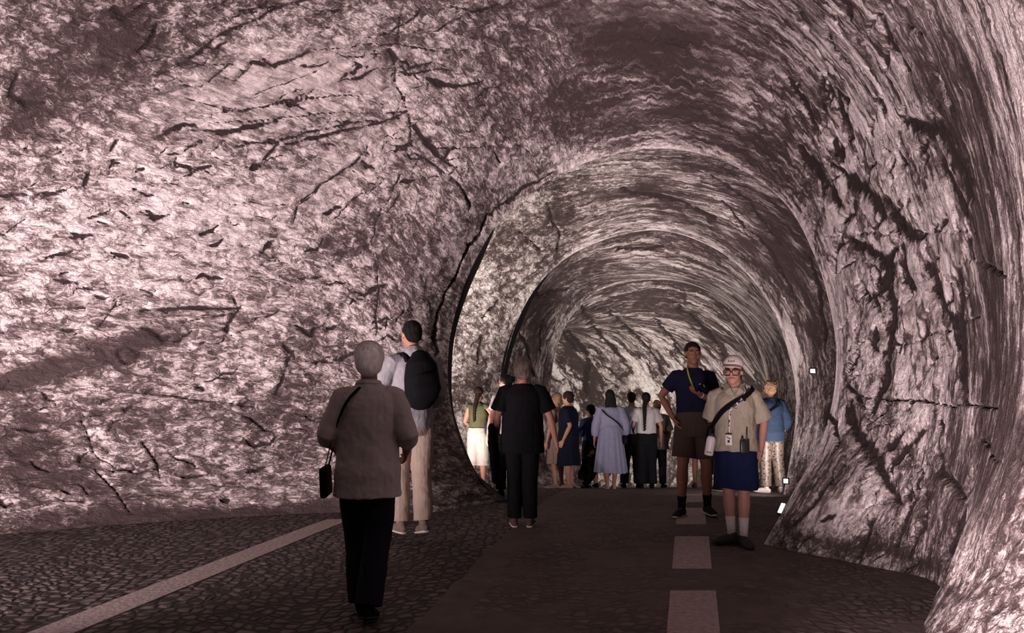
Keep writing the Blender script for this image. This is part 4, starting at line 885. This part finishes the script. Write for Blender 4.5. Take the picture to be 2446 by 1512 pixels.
ribbon('cord', fabric('lime_cord', (.30, .34, .06)), [(-.062, .0, .862 * 1.90), (-.068, -.075, .845 * 1.90), (-.055, -.125, .80 * 1.90), (-.025, -.148, .752 * 1.90), (-.012, -.160, .735 * 1.90)], .018, .003, c, c=(0, 0))
c = carry('wristwatch', M4, 'bright metal wristwatch on the bent arm of the tall man', 'watch')
S_, E_, W_ = M4.sh[1]; q = E_.lerp(W_, .86); t = (W_ - E_).normalized()
b = Blob(); b.tube([q - t * .009, q + t * .009], [.0320, .0320], seg=18, caps=False); b.build('watch_strap', simple('steel', (.5, .5, .5), .3, .6), c)

# ------------------------------------------------------------------ the capped person with camera gear
SHIRT = fabric('stone_beige_cloth', (.33, .285, .225)); SKORT = fabric('deep_blue_cloth', (.008, .012, .045)); CAPM = fabric('white_cap_cloth', (.62, .53, .51), .9, .2)
OLIVE = simple('dark_olive_mesh', (.040, .044, .038), .8, .2, .5, 80, .3); SOCK = fabric('white_sock', (.62, .56, .55))
M5 = person('person in white cap and dark glasses, beige shirt and dark blue knee-length shorts', stand(1752, 7.62), 1.66, -14,
            dict(er=(-.125, .04, .660), wr=(-.090, .115, .560), el=(.155, .045, .660), wl=(.140, .085, .510), kr=(-.040, -.005, .285), ar=(-.028, .01, .050), kl=(.040, -.01, .285), al=(.034, -.02, .045), fr=(-1, -.55), fl=(.30, -1)),
            voxel=.006, wide=1.02, deep=1.32, skin=SKIN3, head=(3, 0, -12), headscale=1.07, neck=1.15)
top(M5, SHIRT, hem=.505, sleeve=.92, loose=.014, flare=.012, slv=.020, folds=.026, name='shirt')
b = Blob()
for s in (1, -1): b.tube([M5.L((s * .012, -.078, .795)), M5.L((s * .034, -.064, .832)), M5.L((s * .046, -.018, .858)), M5.L((s * .03, .030, .866))], [(.012, .026), (.012, .034), (.011, .034), (.010, .028)], ref=(s * .5, -1, .3), seg=12)
b.build('collar', SHIRT, M5.root, voxel=.006)
for i in range(2):
    b = Blob(); b.ell(M5.L((.004, -.118 - .002 * i, .775 - .045 * i)), (.006, .004, .006), None, 10); b.build('button', SOLE, M5.root)
b = Blob(); b.box(M5.L((.052, -.112, .778)), (.022, .004, .008), Euler((0, -.4, .5))); b.build('chest_mark', BLK, M5.root)
skirt(M5, SKORT, .600, .305, (.100, .090), (.118, .108), name='shorts', pleats=7, amp=.004)
shoes(M5, OLIVE, RUB, 1.22, sockmat=SOCK, sockh=.105); face(M5)
b = Blob()                                    # curls under the cap
b.ell(M5.hd(0, .026, -.010), (.044 * 1.72, .034 * 1.72, .040 * 1.72), M5.HR); b.ell(M5.hd(0, .012, .018), (.047 * 1.72, .055 * 1.72, .048 * 1.72), M5.HR); b.build('hair', HD, M5.root, voxel=.006, folds=(.008, 'fine'))
hs = M5.hs; b = Blob(); b.ell(M5.hd(0, .008, .028), (.0515 * hs, .060 * hs, .056 * hs), M5.HR, 28)
cap = b.build('cap', CAPM, M5.root); 
for v in list(cap.data.vertices): pass
bmc = bmesh.new(); bmc.from_mesh(cap.data); n_ = M5.HR.to_matrix() @ V(0, -.10, 1)
bmesh.ops.bisect_plane(bmc, geom=bmc.verts[:] + bmc.edges[:] + bmc.faces[:], plane_co=M5.hd(0, -.03, .026), plane_no=n_, clear_inner=True)
bmc.to_mesh(cap.data); bmc.free(); m = cap.modifiers.new('t', 'SOLIDIFY'); m.thickness = .004; m.offset = 1
bm = bmesh.new(); rows = []                    # the peak
for i in range(7):
    t = i / 6; rows.append([bm.verts.new(M5.hd(math.sin(a) * (.050 + .004 * t), -.020 - math.cos(a) * (.034 + .050 * t) + .004, .029 + .012 * math.cos(a) - .013 * t * (1 - .3 * abs(math.sin(a))) - .006 * math.sin(a) ** 2)) for a in np.linspace(-1.25, 1.25, 17)])
for a, c_ in zip(rows[:-1], rows[1:]):
    for k in range(16): bm.faces.new((a[k], a[k+1], c_[k+1], c_[k]))
b = Blob(); b.bm.free(); b.bm = bm; pk = b.build('peak', CAPM, cap); m = pk.modifiers.new('t', 'SOLIDIFY'); m.thickness = .004; m.offset = 0
b = Blob()
for k in range(5): b.tube([M5.hd(-.014 + .007 * k, -.0555, .050 + .003 * (k % 2)), M5.hd(-.011 + .007 * k, -.0530, .058 - .003 * (k % 2))], [.0026, .0026], seg=6)
b.build('cap_emblem', PLAST, cap)
g = Blob()
for s in (1, -1):
    cx_ = s * .0215; n8 = 22
    ring = [M5.hd(cx_ + .0175 * math.copysign(abs(math.cos(a)) ** .6, math.cos(a)), -.058 + .006 * abs(cx_ + .0175 * math.cos(a)) / .04, -.003 + .0135 * math.copysign(abs(math.sin(a)) ** .6, math.sin(a))) for a in np.linspace(0, 2 * math.pi, n8)]
    g.tube(ring, [.0044] * n8, seg=8, caps=False)
    g.tube([M5.hd(s * .040, -.053, .006), M5.hd(s * .0475, -.02, .006), M5.hd(s * .0485, .012, .000)], [.0035, .003, .003], seg=8)
g.tube([M5.hd(-.005, -.059, .004), M5.hd(.005, -.059, .004)], [.0032, .0032], seg=8)
gl = g.build('glasses', PLAST, M5.root)
H = 1.66
c = carry('crossbody_bag', M5, 'black crossbody strap with a small dark pouch on the person in the white cap', 'bag')
PTS = [on(M5, -72, .62, .040), on(M5, -50, .665, .042), on(M5, -28, .72, .038), on(M5, -2, .765, .036), on(M5, 26, .80, .034), on(M5, 48, .822, .040), (.098 * H, .012 * H, .846 * H), on(M5, 140, .80, .030), on(M5, 180, .74, .030), on(M5, 225, .67, .036), on(M5, 262, .61, .040)]
ribbon('strap', BLK, PTS, .042, .006, c, n=60, c=(0, 0, .83 * H))
b = Blob(); b.tube([V(-.222, -.085, .50 * H), V(-.225, -.088, .56 * H), V(-.218, -.08, .625 * H)], [(.035, .055), (.042, .070), (.030, .045)], seg=18); b.build('pouch', BLK, c, voxel=.008, folds=(.012, 'fine'))
c = carry('lanyard', M5, 'patterned black and white lanyard holding a pale badge on the beige shirt', 'lanyard')
m_, nt_, bs_ = newmat('checked_ribbon'); tc_ = nt_.nodes.new('ShaderNodeTexCoord').outputs['Object']
nn_ = noise(nt_, tc_, 34, 2, .5); nt_.links.new(ramp(nt_, nn_, [(.47, (.02, .02, .02)), (.52, (.55, .50, .47))]), bs_.inputs['Base Color']); CHK = m_
P1 = [(.030 * H, .030 * H, .868 * H), (.052 * H, -.02 * H, .862 * H), on(M5, 22, .80, .030), on(M5, 6, .765, .042), on(M5, -8, .735, .044), on(M5, -12, .66, .048), on(M5, -14, .605, .050)]
ribbon('cord', CHK, P1, .020, .004, c, n=50, c=(0, 0, .85 * H))
q = Vector(on(M5, -14, .570, .054)); ax = math.radians(-14)
b = Blob(); b.box(q, (.058, .006, .092), Euler((0, 0, ax))); bd = b.build('badge', WHITE, c, bevel=.003)
b = Blob(); r_ = Euler((0, 0, ax)); fx = r_.to_matrix()
for (u_, w_, su, sw) in ((-.008, .022, .026, .006), (.010, .012, .012, .010), (.0, -.012, .018, .022)): b.box(q + fx @ V(u_, -.0045, w_), (su, .002, sw), Euler((0, .5 if su > sw else 0, ax)))
b.build('badge_print', PLAST, bd)
c = carry('water_bottle', M5, 'white flask hanging at the hip of the person in the white cap', 'bottle')
qb = V(-.235, -.175, .485 * H); tl = Euler((0, .18, 0)).to_matrix()
b = Blob(); prof = [(0, .036), (.01, .040), (.14, .040), (.155, .036), (.172, .026)]
b.tube([qb + tl @ V(0, 0, z) for z, r in prof], [r for z, r in prof], seg=24, caps=False); bt = b.build('flask', WHITE, c)
b = Blob(); b.tube([qb + tl @ V(0, 0, z) for z in (.172, .198)], [.024, .022], seg=20, caps=False); b.tube([qb + tl @ V(-.02, 0, .195), qb + tl @ V(-.014, 0, .235), qb + tl @ V(.014, 0, .235), qb + tl @ V(.02, 0, .195)], [.004] * 4, seg=8); b.build('lid', PLAST, c)
b = Blob(); b.box(qb + tl @ V(0, -.040, .03), (.040, .003, .010), Euler((0, .18, 0))); b.build('printed_mark', simple('grey_print', (.25, .22, .24)), bt)
c = carry('walkie_talkie', M5, 'black handheld radio with stub aerial clipped at the waist under the beige shirt', 'radio')
q = Vector(on(M5, 18, .535, .046)); b = Blob(); b.box(q, (.078, .040, .115), Euler((0, 0, .25))); rb = b.build('radio_body', PLAST, c, bevel=.010)
b = Blob(); b.tube([q + V(.018, 0, .05), q + V(.022, 0, .155)], [.0075, .006], seg=12); b.build('aerial', PLAST, c)
b = Blob(); b.tube([q + V(-.018, 0, .05), q + V(-.018, 0, .078)], [.010, .010], seg=12); b.build('knob', PLAST, c)

# ------------------------------------------------------------------ the person in the blue cardigan on the right
BLUE = fabric('cornflower_knit', (.026, .043, .078), .95, .5, 60)
m_, nt_, bs_ = newmat('leopard_print_cloth'); tc_ = nt_.nodes.new('ShaderNodeTexCoord').outputs['Object']
vo_ = nt_.nodes.new('ShaderNodeTexVoronoi'); vo_.inputs['Scale'].default_value = 26; nt_.links.new(tc_, vo_.inputs['Vector'])
nt_.links.new(ramp(nt_, mth(nt_, 'ADD', vo_.outputs['Distance'], mth(nt_, 'MULTIPLY', noise(nt_, tc_, 40, 3, .5), .35)), [(.40, (.018, .011, .010)), (.50, (.07, .048, .038)), (.6, (.12, .088, .068))]), bs_.inputs['Base Color']); LEO = m_
M6 = person('person with curly blond hair in blue cardigan and leopard print trousers, seen from behind', stand(1838, 12.35), 1.62, 186,
            dict(er=(-.150, .02, .640), wr=(-.130, -.06, .52), el=(.155, -.04, .68), wl=(.110, -.12, .78), ar=(-.070, .018, .045), al=(.070, .018, .045), fl=(.9, -.8), fr=(-.3, -1)),
            voxel=.009, wide=1.02, deep=1.1, head=(0, 0, 20))
top(M6, BLUE, hem=.46, sleeve=1.6, loose=.016, flare=.010, folds=.014, name='cardigan'); trousers(M6, LEO, bottom=1.95, loose=.014, hemw=.006); shoes(M6, fabric('white_trainer', (.6, .52, .50)), SOLE); hair(M6, HBL, 'curly')
c = carry('crossbody_strap', M6, 'thin black bag strap across the back of the blue cardigan', 'strap')
ribbon('strap_band', BLK, [on(M6, 60, .79, .03), (-.03, .0, .845 * 1.62), on(M6, 205, .80, .030), on(M6, 165, .74, .030), on(M6, 130, .68, .032), on(M6, 100, .62, .036)], .022, .004, c, c=(0, 0, .83 * 1.62))

# ------------------------------------------------------------------ behind the first rib: the person with the plait and the one with a dark bun
OLV = fabric('olive_cloth', (.085, .078, .040)); CREAM = fabric('cream_cloth', (.42, .36, .34))
M7 = person('person with a long dark plait, olive sleeveless top and white shorts', stand(1143, 13.6), 1.64, 160,
            dict(el=(.150, -.02, .650), wl=(.120, -.10, .600), er=(-.160, -.03, .660), wr=(-.150, -.120, .620)), voxel=.009, head=(8, 0, 14), wide=.98)
top(M7, OLV, hem=.55, sleeve=.08, loose=.006, folds=.008, name='vest'); trousers(M7, CREAM, bottom=1.2, loose=.020, hemw=.02, name='culottes'); shoes(M7, WHITE, SOLE); hair(M7, HD, 'pulled')
plait(M7, HD, [M7.hd(0, .052, -.02), (0, .10, .86 * 1.64), (.01, .135, .80 * 1.64), (.015, .14, .72 * 1.64), (.015, .135, .66 * 1.64)], .026)
c = carry('shoulder_bag', M7, 'round dark blue bag slung at the right side of the person with the plait', 'bag')
b = Blob(); b.ell((-.235, .06, .60 * 1.64), (.085, .165, .150), None, 24); b.build('bag_body', fabric('ink_blue_cloth', (.020, .020, .038)), c, voxel=.010, folds=(.02, 'mid'))
ribbon('strap', BLK, [(-.22, .02, .68 * 1.64), on(M7, 250, .74, .02), (-.05, .03, .85 * 1.64), on(M7, 300, .76, .022), (-.24, -.02, .68 * 1.64)], .03, .005, c, c=(0, 0, .83 * 1.64))
c = carry('smartphone', M7, 'glowing phone held up by the person with the plait', 'phone')
S_, E_, W_ = M7.sh[-1]; qd = W_ + (W_ - E_).normalized() * .09
b = Blob(); b.box(qd, (.075, .010, .15), Euler((.5, .2, .5))); ph = b.build('phone_case', PLAST, c, bevel=.006)
b = Blob(); b.box(qd + Euler((.5, .2, .5)).to_matrix() @ V(0, .006, 0), (.068, .002, .14), Euler((.5, .2, .5))); b.build('screen', emis('lit_screen', (.8, .9, 1.0), 4), ph)
M8 = person('person with a dark hair bun and white collar half hidden behind the person in black', stand(1211, 11.6), 1.66, 205, dict(), voxel=.009, head=(6, 0, 25))
top(M8, CREAM, hem=.5, sleeve=.6, loose=.012); trousers(M8, BLK, bottom=1.95, loose=.012); shoes(M8, BLK); hair(M8, HB, 'pulled')
b = Blob(); b.ell(M8.hd(0, .072, .018), (.030 * 1.66, .024 * 1.66, .030 * 1.66), None, 16); b.ell(M8.hd(.018, .078, .004), (.018 * 1.66,) * 3, None, 12); b.build('hair_bun', HB, M8.root, voxel=.007, folds=(.010, 'curl'))

# ------------------------------------------------------------------ the group at the far wall
LAV = fabric('lavender_cloth', (.16, .16, .23)); SKY = fabric('pale_blue_cloth', (.30, .33, .41)); TAUPE = fabric('taupe_cloth', (.17, .145, .125)); OFFW = fabric('off_white_cloth', (.38, .36, .36))
PINK = fabric('dusty_pink_cloth', (.26, .17, .15))
N1 = person('person in dark navy polo and long navy shorts, left end of the far group', stand(1357, 14.2), 1.62, 250,
            dict(er=(-.12, .03, .65), wr=(-.11, -.09, .54), el=(.12, .05, .65), wl=(.13, -.02, .50)), voxel=.010, wide=1.1, deep=1.35, skin=SKIN)
top(N1, NAVY, hem=.46, sleeve=.8, loose=.014, flare=.01, name='polo'); skirt(N1, NAVY, .58, .24, (.10, .085), (.135, .12)); shoes(N1, PINK, RUB); hair(N1, HD, 'full')
N2 = person('fair-haired person in pinkish pale top, mostly behind the one in dark navy', stand(1330, 14.85), 1.66, 235, dict(er=(-.12, .03, .65), wr=(-.11, -.09, .54)), voxel=.010, skin=SKIN3)
top(N2, PINK, hem=.5, sleeve=.7, loose=.012); skirt(N2, PINK, .58, .26, (.10, .08), (.12, .10)); shoes(N2, PINK, SOLE); hair(N2, HBL, 'short')
N3 = person('slim dark-haired youngster in dark blue shirt and shorts looking to the right', stand(1410, 14.9), 1.46, 200, dict(), voxel=.010, wide=.95, skin=SKIN2, head=(0, 0, 40))
top(N3, fabric('dark_blue_cloth', (.02, .035, .08)), hem=.47, sleeve=1.1, loose=.014, name='shirt'); trousers(N3, BLK, bottom=.9, loose=.016, name='shorts'); shoes(N3, BLK); hair(N3, HB, 'full')
N4 = person('crouching small figure in black close to the floor of the far group', stand(1391, 14.5, -.30), 1.0, 70,
            dict(kl=(.08, -.20, .575), al=(.08, -.02, .345), kr=(-.08, -.20, .575), ar=(-.08, -.02, .345), el=(.12, -.14, .62), wl=(.06, -.28, .60), er=(-.12, -.14, .62), wr=(-.06, -.28, .60)), voxel=.010, lean=(0, -.10), skin=SKIN2, deep=1.1)
top(N4, BLK, hem=.47, sleeve=1.6, loose=.012); trousers(N4, BLK, bottom=1.9, loose=.014); shoes(N4, BLK, SOLE); hair(N4, HD, 'short')
N5 = person('long-haired person in ankle-length lavender dress with a crossbody strap', stand(1456, 14.05), 1.63, 184, dict(er=(-.150, .03, .65), wr=(-.155, -.02, .50), ar=(-.03, .02, .045), al=(.04, .02, .045)), voxel=.010, wide=1.08, skin=SKIN2)
top(N5, LAV, hem=.52, sleeve=1.7, loose=.014, slv=.020, name='bodice'); skirt(N5, LAV, .635, .165, (.100, .082), (.165, .15), name='dress_skirt', pleats=13, amp=.012); shoes(N5, BEIGE, SOLE); hair(N5, HB, 'long')
c = carry('crossbody_strap', N5, 'thin dark strap running across the back of the lavender dress', 'strap')
ribbon('strap_band', BLK, [on(N5, 130, .80, .028), on(N5, 155, .755, .03), on(N5, 190, .70, .030), on(N5, 220, .65, .034), on(N5, 250, .58, .05)], .022, .004, c, c=(0, 0))
b = Blob(); b.ell((-.235, .05, .49 * 1.63), (.045, .09, .085), None, 16); b.build('handbag', BLK, c, voxel=.010)
N6 = person('man in pale blue shirt tucked into dark trousers, seen from behind in the far group', stand(1507, 15.05), 1.70, 176, dict(er=(-.165, .02, .65), wr=(-.150, -.07, .54), el=(.160, .02, .65), wl=(.150, -.08, .53), ar=(-.055, .03, .045), al=(.085, .018, .045), kl=(.07, 0, .285)), voxel=.010, wide=1.15, deep=1.1, skin=SKIN3)
top(N6, SKY, hem=.56, sleeve=.8, loose=.013, slv=.02); trousers(N6, BLK, bottom=1.97, loose=.014, waist=.605); shoes(N6, BLK); hair(N6, HD, 'short')
N7 = person('person with a very long black plait over an off-white top and wide black trousers', stand(1542, 14.15), 1.60, 182, dict(kr=(-.05, 0, .285), ar=(-.05, .018, .045), el=(.135, -.03, .66), wl=(.12, -.12, .60)), voxel=.010, skin=SKIN)
top(N7, OFFW, hem=.56, sleeve=.7, loose=.012, slv=.018); trousers(N7, BLK, bottom=1.97, loose=.014, hemw=.010, waist=.605); shoes(N7, BLK); hair(N7, HB, 'pulled')
plait(N7, HB, [N7.hd(.01, .052, -.02), (.05, .11, .85 * 1.6), (.055, .135, .78 * 1.6), (.058, .14, .70 * 1.6), (.058, .135, .61 * 1.6)], .030)
N8 = person('fair-haired person in taupe top and dark trousers at the right end of the far group', stand(1567, 15.5), 1.60, 160, dict(er=(-.145, .0, .65), wr=(-.12, -.09, .56)), voxel=.010, wide=1.15, skin=SKIN3, head=(6, 0, -10))
top(N8, TAUPE, hem=.44, sleeve=1.0, loose=.016, flare=.01); trousers(N8, DENIM, bottom=1.97, loose=.010); shoes(N8, BLK); hair(N8, HBL, 'short')
c = carry('crossbody_strap', N8, 'dark bag strap across the back of the taupe top', 'strap')
ribbon('strap_band', BLK, [on(N8, 130, .81, .028), on(N8, 160, .755, .032), on(N8, 195, .69, .034), on(N8, 230, .62, .04)], .024, .004, c, c=(0, 0))
N9 = person('person in dark navy skirt and black shoes almost hidden behind the capped person', stand(1722, 12.9), 1.56, 200, dict(), voxel=.010)
top(N9, NAVY, hem=.5, sleeve=1.6, loose=.012); skirt(N9, NAVY, .58, .16, (.10, .08), (.12, .10)); shoes(N9, BLK, SOLE); hair(N9, HD, 'full')
N10 = person('bare-legged person in brown shorts hidden behind the tall man in navy', stand(1668, 15.1), 1.60, 170, dict(), voxel=.010, skin=SKIN2)
top(N10, BRN, hem=.5, sleeve=.7, loose=.012); trousers(N10, BRN, bottom=.8, loose=.014, name='shorts'); shoes(N10, BRN, RUB); hair(N10, HD, 'short')

# ------------------------------------------------------------------ small flood lamps fixed to the right-hand lining
def floodlamp(px, py, d, aim_to, w, h, label, power=3):
    P0 = Vector(at(px, py, d)); o = bpy.data.objects.new('floodlight', None); COL.objects.link(o); o.location = P0
    o['label'] = label; o['category'] = 'lamp'; o['group'] = 'small flood lamps on the right side of the tunnel'; o.empty_display_size = .05
    o.rotation_euler = (Vector(aim_to) - P0).to_track_quat('-Y', 'Z').to_euler()
    b = Blob(); b.box((0, .035, 0), (w + .03, .05, h + .03)); hs_ = b.build('housing', PLAST, o, bevel=.008)
    b = Blob(); b.box((0, .004, 0), (w, .006, h)); b.build('lit_glass', emis('lit_lamp_glass', (.86, 1.0, .92), power), o)
    b = Blob(); b.tube([V(-w * .55, .04, 0), V(-w * .55, .10, -h * .3), V(w * .55, .10, -h * .3), V(w * .55, .04, 0)], [.008] * 4, seg=8); b.build('bracket', PLAST, o)
    for k in (-1, 0, 1): 
        b = Blob(); b.box((k * w * .3, .068, 0), (.008, .02, h * .8)); b.build('cooling_fin', PLAST, hs_)
    return o
floodlamp(1941, 886, 8.05, (0, 2, 1.2), .040, .034, 'small square lit floodlight high on the right-hand rib')
floodlamp(1807, 942, 13.3, (0, 3, 1.2), .050, .095, 'tall narrow lit floodlight beside the blond curly head')
floodlamp(1877, 1149, 10.9, (0, 2, 1.2), .055, .055, 'round-looking lit floodlight low beside the leopard print trousers')
floodlamp(1866, 1213, 7.72, (-1.5, 5.5, 3.4), .042, .095, 'slanted lit floodlight low on the near edge of the right-hand rib')
floodlamp(1352, 958, 16.9, (1.2, 10, .9), .07, .07, 'distant lit floodlight above the heads at the left of the far group', 6)
